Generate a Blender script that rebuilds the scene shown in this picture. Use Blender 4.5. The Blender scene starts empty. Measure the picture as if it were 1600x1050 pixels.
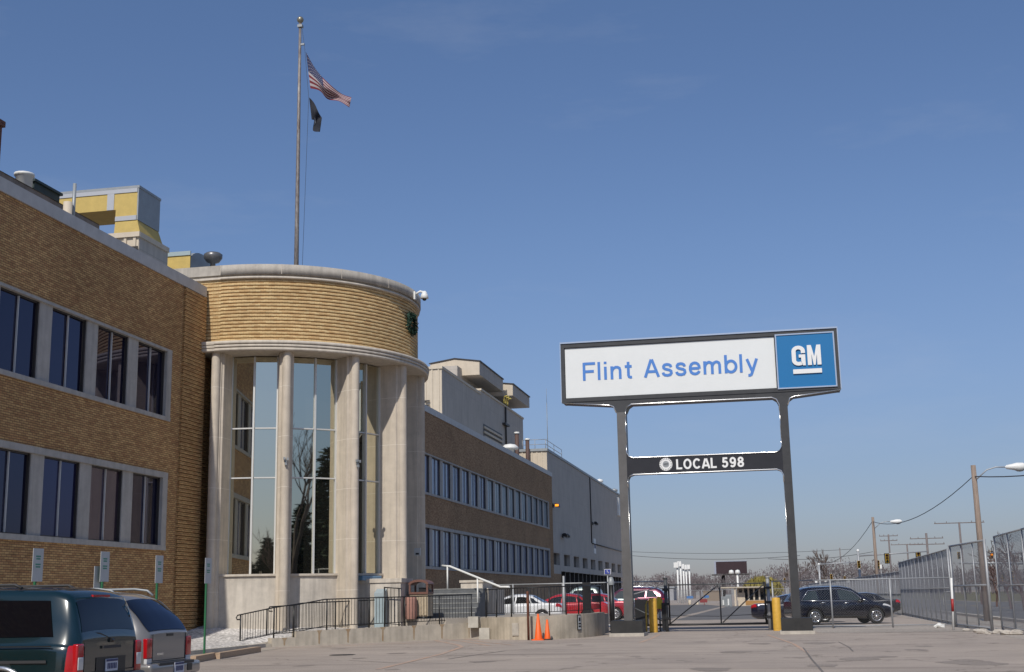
import bpy, bmesh, math, random
from mathutils import Vector, Matrix
R = math.radians
random.seed(7)
S = bpy.context.scene
COL = S.collection

# ------------------------------------------------------------------ camera
CF, CP, CR, CY, CH = 1980.5, R(11.70037), R(-1.09468), R(11.33914), 1.5
fw = Vector((-math.sin(CY)*math.cos(CP), math.cos(CY)*math.cos(CP), math.sin(CP)))
r0 = Vector((math.cos(CY), math.sin(CY), 0)); u0 = r0.cross(fw)
rt = r0*math.cos(CR)+u0*math.sin(CR); up = -r0*math.sin(CR)+u0*math.cos(CR)
cam = bpy.data.cameras.new('camera'); camo = bpy.data.objects.new('camera', cam); COL.objects.link(camo)
cam.sensor_width = 36; cam.lens = CF/1600*36; cam.clip_end = 4000; cam.clip_start = .1
m = Matrix((rt, up, -fw)).transposed().to_4x4(); m.translation = Vector((0, 0, CH)); camo.matrix_world = m
S.camera = camo
def ray(u, v): return rt*(u-800)+up*(525-v)+fw*CF
def at_y(u, v, Y):
    d = ray(u, v); return Vector((0, 0, CH))+d*(Y/d.y)
def at_x(u, v, X):
    d = ray(u, v); return Vector((0, 0, CH))+d*(X/d.x)
def at_z(u, v, Z=0.):
    d = ray(u, v); return Vector((0, 0, CH))+d*((Z-CH)/d.z)

# ------------------------------------------------------------------ sky, sun, exposure
SUN_AZ, SUN_EL = R(-5), R(45)          # azimuth measured from -Y towards +X
sd = Vector((math.sin(SUN_AZ)*math.cos(SUN_EL), -math.cos(SUN_AZ)*math.cos(SUN_EL), math.sin(SUN_EL)))
W = bpy.data.worlds.new('World'); S.world = W; W.use_nodes = True
wn = W.node_tree; wn.nodes.clear()
sky = wn.nodes.new('ShaderNodeTexSky'); sky.sky_type = 'NISHITA'; sky.sun_disc = False
sky.sun_elevation = SUN_EL; sky.sun_rotation = math.atan2(sd.x, sd.y)
sky.altitude = 200; sky.air_density = 1.0; sky.dust_density = .55; sky.ozone_density = 5
bg = wn.nodes.new('ShaderNodeBackground'); bg.inputs[1].default_value = .105
wo = wn.nodes.new('ShaderNodeOutputWorld')
# city air: the lowest sky is duller and greyer than the clear-air model
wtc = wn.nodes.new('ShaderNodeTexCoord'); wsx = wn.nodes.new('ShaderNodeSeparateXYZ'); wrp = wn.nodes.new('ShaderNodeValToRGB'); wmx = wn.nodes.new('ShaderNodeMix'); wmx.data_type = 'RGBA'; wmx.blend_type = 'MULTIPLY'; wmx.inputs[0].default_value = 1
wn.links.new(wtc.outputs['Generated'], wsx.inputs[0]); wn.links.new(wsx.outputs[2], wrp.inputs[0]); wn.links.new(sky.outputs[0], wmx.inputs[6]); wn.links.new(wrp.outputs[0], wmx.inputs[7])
cr_ = wrp.color_ramp; cr_.interpolation = 'B_SPLINE'; cr_.elements[0].position = 0; cr_.elements[0].color = (.49, .46, .56, 1); cr_.elements[1].position = .75; cr_.elements[1].color = (1.18, 1.18, 1.18, 1)  # upper sky, outside the view, brightened to add fill light
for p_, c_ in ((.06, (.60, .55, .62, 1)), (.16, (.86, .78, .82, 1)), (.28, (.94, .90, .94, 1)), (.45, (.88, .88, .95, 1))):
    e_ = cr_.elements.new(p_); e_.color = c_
# faint high wisps
wmp = wn.nodes.new('ShaderNodeMapping'); wmp.inputs['Scale'].default_value = (2.2, 2.2, 9); wmp.inputs['Rotation'].default_value = (.12, .1, .3); wns = wn.nodes.new('ShaderNodeTexNoise'); wns.inputs['Scale'].default_value = 1.6; wns.inputs['Detail'].default_value = 7; wns.inputs['Roughness'].default_value = .62
wmr = wn.nodes.new('ShaderNodeMapRange'); wmr.inputs[1].default_value = .56; wmr.inputs[2].default_value = .82; wmr.inputs[3].default_value = 0; wmr.inputs[4].default_value = .12; wm2 = wn.nodes.new('ShaderNodeMix'); wm2.data_type = 'RGBA'; wm2.inputs[7].default_value = (5.2, 5.4, 5.9, 1)
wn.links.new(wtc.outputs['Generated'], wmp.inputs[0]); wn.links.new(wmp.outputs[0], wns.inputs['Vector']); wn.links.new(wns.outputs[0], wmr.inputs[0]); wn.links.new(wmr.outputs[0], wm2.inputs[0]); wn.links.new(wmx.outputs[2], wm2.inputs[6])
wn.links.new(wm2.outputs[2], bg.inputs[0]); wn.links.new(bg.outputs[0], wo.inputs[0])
sl = bpy.data.lights.new('sun', 'SUN'); sl.energy = 3.5; sl.angle = R(.53); sl.color = (1, .945, .86)
so = bpy.data.objects.new('sun', sl); COL.objects.link(so); so.rotation_euler = sd.to_track_quat('Z', 'Y').to_euler(); so.location = (0, -20, 60)
S.view_settings.view_transform = 'Standard'; S.view_settings.look = 'None'; S.view_settings.exposure = 0; S.view_settings.gamma = 1

# ------------------------------------------------------------------ materials
def _n(nt, t, **k):
    n = nt.nodes.new(t)
    for a, b in k.items(): setattr(n, a, b)
    return n
MATS = {}
def mat(name, col, rough=.7, var=.0, scale=4., metal=0., spec=.5, bump=0., bscale=40., streak=0., coat=0., emit=0., ior=None, col2=None, joints=None, detail=4., stretch=(1, 1, 1)):
    """principled with two layers of colour noise, optional vertical streaks, optional stone joints, optional bump"""
    if name in MATS: return MATS[name]
    M = bpy.data.materials.new(name); M.use_nodes = True; nt = M.node_tree; b = nt.nodes['Principled BSDF']
    L = nt.links.new
    b.inputs['Roughness'].default_value = rough; b.inputs['Metallic'].default_value = metal
    b.inputs['Specular IOR Level'].default_value = spec; b.inputs['Coat Weight'].default_value = coat
    if ior: b.inputs['IOR'].default_value = ior
    b.inputs['Base Color'].default_value = (*col, 1)
    if emit:
        b.inputs['Emission Color'].default_value = (*col, 1); b.inputs['Emission Strength'].default_value = emit
    tc = _n(nt, 'ShaderNodeTexCoord')
    cur = None
    if var or col2:
        mp = _n(nt, 'ShaderNodeMapping'); mp.inputs['Scale'].default_value = stretch; L(tc.outputs['Object'], mp.inputs[0])
        a = _n(nt, 'ShaderNodeTexNoise'); a.inputs['Scale'].default_value = scale; a.inputs['Detail'].default_value = detail; a.inputs['Roughness'].default_value = .65
        L(mp.outputs[0], a.inputs['Vector'])
        mr = _n(nt, 'ShaderNodeMapRange'); mr.inputs[1].default_value = .3; mr.inputs[2].default_value = .7
        L(a.outputs[0], mr.inputs[0])
        mx = _n(nt, 'ShaderNodeMix', data_type='RGBA')
        c2 = col2 if col2 else tuple(c*(1-var) for c in col)
        c1 = col if col2 else tuple(min(1, c*(1+var)) for c in col)
        mx.inputs[6].default_value = (*c1, 1); mx.inputs[7].default_value = (*c2, 1)
        L(mr.outputs[0], mx.inputs[0]); cur = mx.outputs[2]
    if streak:
        mp = _n(nt, 'ShaderNodeMapping'); mp.inputs['Scale'].default_value = (2.2, 2.2, .16); L(tc.outputs['Object'], mp.inputs[0])
        a = _n(nt, 'ShaderNodeTexNoise'); a.inputs['Scale'].default_value = 2.4; a.inputs['Detail'].default_value = 5; L(mp.outputs[0], a.inputs['Vector'])
        mr = _n(nt, 'ShaderNodeMapRange'); mr.inputs[1].default_value = .42; mr.inputs[2].default_value = .75; mr.inputs[3].default_value = 1; mr.inputs[4].default_value = 1-streak
        L(a.outputs[0], mr.inputs[0])
        mx = _n(nt, 'ShaderNodeMix', data_type='RGBA', blend_type='MULTIPLY'); mx.inputs[0].default_value = 1
        if cur: L(cur, mx.inputs[6])
        else: mx.inputs[6].default_value = (*col, 1)
        L(mr.outputs[0], mx.inputs[7]); cur = mx.outputs[2]
    if joints:
        sx = _n(nt, 'ShaderNodeSeparateXYZ'); L(tc.outputs['Object'], sx.inputs[0])
        d = _n(nt, 'ShaderNodeMath', operation='DIVIDE'); L(sx.outputs[2], d.inputs[0]); d.inputs[1].default_value = joints[0]
        f = _n(nt, 'ShaderNodeMath', operation='FRACT'); L(d.outputs[0], f.inputs[0])
        lt = _n(nt, 'ShaderNodeMath', operation='LESS_THAN'); L(f.outputs[0], lt.inputs[0]); lt.inputs[1].default_value = joints[1]/joints[0]
        mx = _n(nt, 'ShaderNodeMix', data_type='RGBA'); L(lt.outputs[0], mx.inputs[0])
        if cur: L(cur, mx.inputs[6])
        else: mx.inputs[6].default_value = (*col, 1)
        mx.inputs[7].default_value = (*joints[2], 1); cur = mx.outputs[2]
    if cur: L(cur, b.inputs['Base Color'])
    if bump:
        a = _n(nt, 'ShaderNodeTexNoise'); a.inputs['Scale'].default_value = bscale; a.inputs['Detail'].default_value = 5; L(tc.outputs['Object'], a.inputs['Vector'])
        bp = _n(nt, 'ShaderNodeBump'); bp.inputs['Strength'].default_value = bump; bp.inputs['Distance'].default_value = .02
        L(a.outputs[0], bp.inputs['Height']); L(bp.outputs[0], b.inputs['Normal'])
    MATS[name] = M; return M
def brick_mat(name, c1, c2, mortar, row=.07, wid=.21, ms=.008, off=0., blot=.34):
    M = bpy.data.materials.new(name); M.use_nodes = True; nt = M.node_tree; b = nt.nodes['Principled BSDF']; L = nt.links.new
    b.inputs['Roughness'].default_value = .85; b.inputs['Specular IOR Level'].default_value = .25
    uv = _n(nt, 'ShaderNodeUVMap')
    t = _n(nt, 'ShaderNodeTexBrick'); t.inputs['Scale'].default_value = 1; t.inputs['Brick Width'].default_value = wid; t.inputs['Row Height'].default_value = row
    t.inputs['Mortar Size'].default_value = ms; t.inputs['Mortar Smooth'].default_value = .2; t.inputs['Bias'].default_value = -.1
    t.inputs['Color1'].default_value = (*c1, 1); t.inputs['Color2'].default_value = (*c2, 1); t.inputs['Mortar'].default_value = (*mortar, 1)
    sh = _n(nt, 'ShaderNodeMapping'); sh.inputs['Location'].default_value = (0, off, 0); L(uv.outputs[0], sh.inputs[0]); L(sh.outputs[0], t.inputs['Vector'])
    # broken-up blotches, stretched along the courses, so the wall is not one tone
    mp = _n(nt, 'ShaderNodeMapping'); mp.inputs['Scale'].default_value = (1.6, 6, 1); L(uv.outputs[0], mp.inputs[0])
    a = _n(nt, 'ShaderNodeTexNoise'); a.inputs['Scale'].default_value = 1.6; a.inputs['Detail'].default_value = 6; a.inputs['Roughness'].default_value = .75; L(mp.outputs[0], a.inputs['Vector'])
    mr = _n(nt, 'ShaderNodeMapRange'); mr.inputs[1].default_value = .3; mr.inputs[2].default_value = .7; mr.inputs[3].default_value = 1-blot; mr.inputs[4].default_value = 1+blot*.8; L(a.outputs[0], mr.inputs[0])
    mx = _n(nt, 'ShaderNodeMix', data_type='RGBA', blend_type='MULTIPLY'); mx.inputs[0].default_value = 1
    L(t.outputs[0], mx.inputs[6]); L(mr.outputs[0], mx.inputs[7])
    w = _n(nt, 'ShaderNodeTexNoise'); w.inputs['Scale'].default_value = .35; w.inputs['Detail'].default_value = 4; L(uv.outputs[0], w.inputs['Vector'])
    mr2 = _n(nt, 'ShaderNodeMapRange'); mr2.inputs[1].default_value = .3; mr2.inputs[2].default_value = .7; mr2.inputs[3].default_value = .85; mr2.inputs[4].default_value = 1.12; L(w.outputs[0], mr2.inputs[0])
    mx2 = _n(nt, 'ShaderNodeMix', data_type='RGBA', blend_type='MULTIPLY'); mx2.inputs[0].default_value = 1
    L(mx.outputs[2], mx2.inputs[6]); L(mr2.outputs[0], mx2.inputs[7]); L(mx2.outputs[2], b.inputs['Base Color'])
    bp = _n(nt, 'ShaderNodeBump'); bp.inputs['Strength'].default_value = .5; bp.inputs['Distance'].default_value = .01; bp.invert = True
    L(t.outputs['Fac'], bp.inputs['Height']); L(bp.outputs[0], b.inputs['Normal'])
    return M
def glass_mat(name, col, refl, tint=(1, 1, 1), rough=.015, wav=.0):
    """opaque dark pane with a mirror coat: refl is the share reflected face on, rising with Fresnel"""
    M = bpy.data.materials.new(name); M.use_nodes = True; nt = M.node_tree; L = nt.links.new
    nt.nodes.clear(); o = _n(nt, 'ShaderNodeOutputMaterial')
    d = _n(nt, 'ShaderNodeBsdfDiffuse'); d.inputs[0].default_value = (*col, 1)
    g = _n(nt, 'ShaderNodeBsdfGlossy'); g.inputs[0].default_value = (*tint, 1); g.inputs[1].default_value = rough
    lw = _n(nt, 'ShaderNodeFresnel'); lw.inputs[0].default_value = 1.5
    mr = _n(nt, 'ShaderNodeMapRange'); mr.inputs[1].default_value = .04; mr.inputs[2].default_value = 1; mr.inputs[3].default_value = refl; mr.inputs[4].default_value = 1
    L(lw.outputs[0], mr.inputs[0])
    if wav:
        tc = _n(nt, 'ShaderNodeTexCoord'); a = _n(nt, 'ShaderNodeTexNoise'); a.inputs['Scale'].default_value = .7; a.inputs['Detail'].default_value = 1
        L(tc.outputs['Object'], a.inputs['Vector']); bp = _n(nt, 'ShaderNodeBump'); bp.inputs['Strength'].default_value = wav; bp.inputs['Distance'].default_value = .01
        L(a.outputs[0], bp.inputs['Height']); L(bp.outputs[0], g.inputs['Normal'])
    mx = _n(nt, 'ShaderNodeMixShader'); L(mr.outputs[0], mx.inputs[0]); L(d.outputs[0], mx.inputs[1]); L(g.outputs[0], mx.inputs[2]); L(mx.outputs[0], o.inputs[0])
    return M

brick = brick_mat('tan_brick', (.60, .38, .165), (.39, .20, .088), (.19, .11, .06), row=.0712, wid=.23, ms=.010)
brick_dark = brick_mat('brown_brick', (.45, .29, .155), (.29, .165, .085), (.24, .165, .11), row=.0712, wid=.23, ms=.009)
brick_rib = brick_mat('drum_brick', (.70, .52, .27), (.53, .33, .15), (.40, .27, .13), row=.13944/2, ms=.006, off=-11.42-.034, blot=.2)
brick_strip = brick_mat('strip_brick', (.60, .38, .165), (.41, .21, .09), (.2, .12, .06), row=.07125, wid=.23, ms=.008, off=-.126, blot=.3)
stone = mat('limestone', (.56, .49, .40), .85, var=.10, scale=2.2, streak=.22, joints=(1.93, .02, (.66, .6, .52)), bump=.15, bscale=25)
stone_plain = mat('limestone_plain', (.56, .50, .42), .85, var=.10, scale=3, streak=.2, bump=.1, bscale=25)
stone_rough = mat('limestone_base', (.54, .49, .42), .9, var=.2, scale=1.1, streak=.25, bump=.2, bscale=15, detail=7)
coping_m = mat('grey_coping', (.50, .49, .47), .55, var=.1, scale=2)
capst = mat('stone_coping', (.42, .385, .335), .85, var=.14, scale=2.5, streak=.25)
surr = mat('window_stone', (.42, .40, .37), .8, var=.1, scale=3, streak=.2)
pane_blue = glass_mat('blue_pane', (.008, .008, .02), .05, (.75, .75, 1.0))
pane_far = glass_mat('blind_pane', (.21, .225, .31), .05, (.8, .9, 1))
pane_far2 = glass_mat('pale_blind_pane', (.38, .43, .47), .05, (.85, .95, 1))
pane_rot = glass_mat('mirror_pane', (.02, .02, .018), .60, (1, .97, .79), wav=.02)
pane_dark = glass_mat('dark_pane', (.012, .013, .015), .05)
alu = mat('pale_aluminium', (.62, .62, .60), .5, metal=.3)
bronze = mat('dark_bronze', (.035, .03, .028), .5)
galv = mat('galvanised_steel', (.36, .37, .38), .5, var=.12, scale=6, metal=.35)
wire_m = mat('chain_link_wire', (.22, .225, .24), .55, metal=.2)
blackm = mat('black_metal', (.012, .012, .013), .45, var=.2, scale=8)
plinthm = mat('black_cladding', (.022, .021, .02), .55, var=.3, scale=3)
signgrey = mat('sign_casing', (.055, .055, .055), .4, var=.15, scale=2, metal=.2)
chrome = mat('bright_trim', (.75, .75, .74), .22, metal=.9)
white = mat('white_paint', (.75, .75, .72), .5, var=.05, scale=3)
signwhite = mat('sign_face', (.72, .74, .73), .5, var=.02, scale=1)
signblue = mat('sign_blue', (.008, .155, .38), .4)
letblue = mat('letter_blue', (.07, .215, .58), .45)
cream = mat('cream_cladding', (.58, .50, .39), .7, var=.05, scale=2, streak=.08)
greyclad = mat('grey_cladding', (.46, .42, .37), .75, var=.08, scale=.5, streak=.2, joints=(3.05, .035, (.37, .34, .30)))
concrete = mat('concrete', (.50, .445, .36), .9, var=.16, scale=1.6, streak=.25, bump=.25, bscale=18)
concrete2 = mat('grey_concrete', (.46, .42, .36), .9, var=.2, scale=2.5, bump=.2, bscale=18)
yellowp = mat('yellow_paint', (.62, .36, .05), .55, var=.12, scale=7)
orange = mat('cone_orange', (.85, .13, .015), .5, var=.06, scale=8)
rubber = mat('black_rubber', (.015, .015, .015), .8)
rust = mat('rust', (.12, .045, .025), .9, var=.4, scale=9)
green = mat('green_post', (.02, .13, .055), .5, var=.1, scale=6)
signgrey2 = mat('parking_sign_face', (.46, .48, .48), .5, var=.05, scale=5)
greentext = mat('green_lettering', (.08, .26, .19), .6)
wood = mat('timber', (.42, .30, .20), .85, var=.25, scale=4, stretch=(1, 6, 6), bump=.2)
polew = mat('weathered_pole', (.26, .20, .16), .9, var=.25, scale=3, stretch=(6, 6, .6))
insul = mat('yellow_insulation', (.55, .40, .12), .7, var=.08, scale=3)
greymetal = mat('grey_duct', (.30, .32, .33), .5, var=.1, scale=2, metal=.2)
barkm = mat('bark', (.10, .075, .06), .95, var=.3, scale=5)
twigm = mat('twigs', (.13, .095, .08), .95, var=.25, scale=2)
conif = mat('conifer_needles', (.018, .035, .016), .9, var=.5, scale=1.5)
redlens = mat('red_lens', (.42, .008, .012), .12, coat=.6)
clearlens = mat('clear_lens', (.6, .6, .6), .1, coat=.6)
amberlens = mat('amber_lens', (1.0, .30, .02), .3, emit=1.2)
platew = mat('plate_white', (.55, .58, .66), .5)
navy = mat('navy_ink', (.02, .03, .12), .5)
cable = mat('dark_cable', (.05, .05, .055), .6)
letwhite = mat('letter_white', (.78, .78, .76), .45)

# ------------------------------------------------------------------ mesh helpers
class MB:
    def __init__(s): s.v = []; s.f = []; s.uv = {}; s.sm = set()
    def quad(s, *p, uv=None, smooth=False):
        b = len(s.v); s.v += [tuple(q) for q in p]; i = len(s.f); s.f.append(tuple(range(b, b+len(p))))
        if uv: s.uv[i] = uv
        if smooth: s.sm.add(i)
    def box(s, x0, y0, z0, x1, y1, z1, mtx=None):
        c = [(x, y, z) for z in (min(z0, z1), max(z0, z1)) for y in (min(y0, y1), max(y0, y1)) for x in (min(x0, x1), max(x0, x1))]
        if mtx: c = [tuple(mtx @ Vector(q)) for q in c]
        b = len(s.v); s.v += c
        for f in ((0, 2, 3, 1), (4, 5, 7, 6), (0, 1, 5, 4), (2, 6, 7, 3), (0, 4, 6, 2), (1, 3, 7, 5)): s.f.append(tuple(b+i for i in f))
        return s
    def obox(s, p, q, w, h, upv=(0, 0, 1)):
        """bar of section w x h from p to q"""
        p = Vector(p); q = Vector(q); d = (q-p).normalized(); a = d.cross(Vector(upv))
        if a.length < 1e-4: a = Vector((1, 0, 0))
        a.normalize(); c = a.cross(d); b = len(s.v)
        for e in (p, q):
            for i, j in ((-1, -1), (1, -1), (1, 1), (-1, 1)): s.v.append(tuple(e+a*(w/2*i)+c*(h/2*j)))
        for i in range(4): s.f.append((b+i, b+(i+1) % 4, b+4+(i+1) % 4, b+4+i))
        s.f.append((b+3, b+2, b+1, b)); s.f.append((b+4, b+5, b+6, b+7)); return s
    def tube(s, pts, r, n=8, cap=True, smooth=True, r2=None):
        pts = [Vector(p) for p in pts]; rings = []
        for i, p in enumerate(pts):
            d = (pts[min(i+1, len(pts)-1)]-pts[max(i-1, 0)]).normalized()
            ref = Vector((0, 0, 1)) if abs(d.z) < .95 else Vector((1, 0, 0))
            a = d.cross(ref).normalized(); c = a.cross(d).normalized()
            rr = r if r2 is None else r+(r2-r)*i/max(1, len(pts)-1)
            b = len(s.v); rings.append(b)
            for k in range(n):
                t = 2*math.pi*k/n; s.v.append(tuple(p+a*(rr*math.cos(t))+c*(rr*math.sin(t))))
        for a, b in zip(rings, rings[1:]):
            for k in range(n):
                if smooth: s.sm.add(len(s.f))
                s.f.append((a+k, b+k, b+(k+1) % n, a+(k+1) % n))
        if cap:
            s.f.append(tuple(rings[0]+k for k in range(n))); s.f.append(tuple(rings[-1]+n-1-k for k in range(n)))
        return s
    def lathe(s, prof, c=(0, 0), n=24, a0=0, a1=2*math.pi, axis='z', smooth=True, closed=None, org=(0, 0, 0)):
        """prof: list of (r, h); axis z around c, or axis y/x around org"""
        full = abs(a1-a0-2*math.pi) < 1e-6; N = n if full else n+1; b = len(s.v)
        for k in range(N):
            t = a0+(a1-a0)*k/n
            for r, h in prof:
                if axis == 'z': s.v.append((c[0]+r*math.sin(t), c[1]-r*math.cos(t), h))
                elif axis == 'y': s.v.append((org[0]+r*math.cos(t), org[1]+h, org[2]+r*math.sin(t)))
                else: s.v.append((org[0]+h, org[1]+r*math.cos(t), org[2]+r*math.sin(t)))
        P = len(prof); Rm = max(abs(r) for r, h in prof)
        for k in range(n):
            k2 = (k+1) % N
            for j in range(P-1):
                i = len(s.f)
                s.f.append((b+k*P+j, b+k2*P+j, b+k2*P+j+1, b+k*P+j+1))
                t0 = a0+(a1-a0)*k/n; t1 = a0+(a1-a0)*(k+1)/n
                s.uv[i] = [(Rm*t0, prof[j][1]), (Rm*t1, prof[j][1]), (Rm*t1, prof[j+1][1]), (Rm*t0, prof[j+1][1])]
                if smooth == True or (smooth == 'round' and abs(prof[j][0]-prof[j+1][0]) < 1e-4): s.sm.add(i)
        return s
    def prism(s, poly, z0, z1, smooth=False):
        """vertical prism over plan polygon (ccw)"""
        n = len(poly); b = len(s.v)
        s.v += [(x, y, z0) for x, y in poly]+[(x, y, z1) for x, y in poly]
        for i in range(n):
            if smooth: s.sm.add(len(s.f))
            s.f.append((b+i, b+(i+1) % n, b+n+(i+1) % n, b+n+i))
        s.f.append(tuple(b+n-1-i for i in range(n))); s.f.append(tuple(b+n+i for i in range(n))); return s
    def extr(s, poly, org, ax, ay, dirv):
        """polygon in plane (ax, ay) at org, extruded by vector dirv"""
        org, ax, ay, dirv = map(Vector, (org, ax, ay, dirv)); n = len(poly); b = len(s.v)
        for o in (Vector((0, 0, 0)), dirv): s.v += [tuple(org+ax*x+ay*y+o) for x, y in poly]
        for i in range(n): s.f.append((b+i, b+(i+1) % n, b+n+(i+1) % n, b+n+i))
        s.f.append(tuple(b+n-1-i for i in range(n))); s.f.append(tuple(b+n+i for i in range(n))); return s
    def ball(s, c, r, n=10, k=6, sc=(1, 1, 1)):
        b = len(s.v)
        for j in range(k+1):
            p = math.pi*j/k
            for i in range(n):
                t = 2*math.pi*i/n; s.v.append((c[0]+r*sc[0]*math.sin(p)*math.cos(t), c[1]+r*sc[1]*math.sin(p)*math.sin(t), c[2]+r*sc[2]*math.cos(p)))
        for j in range(k):
            for i in range(n):
                s.sm.add(len(s.f)); s.f.append((b+j*n+i, b+(j+1)*n+i, b+(j+1)*n+(i+1) % n, b+j*n+(i+1) % n))
        return s
    def build(s, name, material, parent=None, fix=True):
        o0 = Vector((0, 0, 0))
        q = parent; root = None
        while q is not None: o0 = o0+Vector(q.location); root = q; q = q.parent
        if root is not None and root.get('_local'): o0 = Vector((0, 0, 0))
        me = bpy.data.meshes.new(name)
        me.from_pydata([(x-o0.x, y-o0.y, z-o0.z) for x, y, z in s.v], [], s.f)
        if s.sm:
            for i in s.sm: me.polygons[i].use_smooth = True
        uvl = me.uv_layers.new(name='UVMap').data
        for p in me.polygons:
            cu = s.uv.get(p.index)
            if cu:
                for k, li in enumerate(p.loop_indices): uvl[li].uv = cu[k]
            else:
                n = p.normal
                for li in p.loop_indices:
                    c = s.v[me.loops[li].vertex_index]
                    if abs(n.z) > .8: uvl[li].uv = (c[0], c[1])
                    else:
                        l = math.hypot(n.x, n.y) or 1; uvl[li].uv = ((-n.y*c[0]+n.x*c[1])/l, c[2])
        if material: me.materials.append(material)
        me.update()
        o = bpy.data.objects.new(name, me); COL.objects.link(o)
        if parent is not None: o.parent = parent
        return o
def clean(o):
    bm = bmesh.new(); bm.from_mesh(o.data); bmesh.ops.remove_doubles(bm, verts=bm.verts, dist=1e-4); bmesh.ops.recalc_face_normals(bm, faces=bm.faces); bm.to_mesh(o.data); bm.free(); return o
def tag(o, label, cat, group=None):
    o['label'] = label; o['category'] = cat
    if group: o['group'] = group
    return o
def thing(name, label, cat, loc=(0, 0, 0), rz=0, group=None, local=False):
    o = bpy.data.objects.new(name, None); COL.objects.link(o); o.location = loc; o.rotation_euler = (0, 0, rz); o.empty_display_size = .2
    if local: o['_local'] = 1
    return tag(o, label, cat, group)
def struct(o, kind='structure'): o['kind'] = kind; return o
def dup(root, loc, rz=None, label=None):
    r = root.copy(); COL.objects.link(r); r.location = loc
    if rz is not None: r.rotation_euler = (0, 0, rz)
    if label: r['label'] = label
    for ch in list(root.children):
        c = ch.copy(); COL.objects.link(c); c.parent = r
        for g in list(ch.children):
            d = g.copy(); COL.objects.link(d); d.parent = c
    return r
def text_mesh(txt, width=None, height=None, bold=0., extrude=.012, sx=1., spacing=1.):
    cu = bpy.data.curves.new('lettering', 'FONT'); cu.body = txt; cu.size = 1; cu.extrude = extrude; cu.offset = bold; cu.space_character = spacing; cu.resolution_u = 4
    o = bpy.data.objects.new('lettering', cu); COL.objects.link(o)
    dg = bpy.context.evaluated_depsgraph_get(); me = bpy.data.meshes.new_from_object(o.evaluated_get(dg)); bpy.data.objects.remove(o); bpy.data.curves.remove(cu)
    xs = [v.co.x for v in me.vertices]; ys = [v.co.y for v in me.vertices]
    kx = (width/(max(xs)-min(xs))) if width else sx
    ky = (height/(max(ys)-min(ys))) if height else kx
    for v in me.vertices: v.co = ((v.co.x-min(xs))*kx, (v.co.y-min(ys))*ky, v.co.z)
    return me
def place_text(me, name, material, parent, org, ax=(1, 0, 0), ay=(0, 0, 1)):
    """lettering lies in plane ax, ay with its lower-left corner at org (world)"""
    ax = Vector(ax); ay = Vector(ay); az = ax.cross(ay); q = parent; o0 = Vector((0, 0, 0))
    while q is not None: o0 = o0+Vector(q.location); q = q.parent
    for v in me.vertices: v.co = Vector(org)+ax*v.co.x+ay*v.co.y+az*v.co.z-o0
    me.materials.clear(); me.materials.append(material); o = bpy.data.objects.new(name, me); COL.objects.link(o); o.parent = parent; return o
def sstep(x, a, b):
    t = max(0, min(1, (x-a)/(b-a))); return t*t*(3-2*t)
def gz(x, y): return .28*sstep(y, 55, 63)*sstep(-x, 6, 9.5)

exec_order = []
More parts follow.
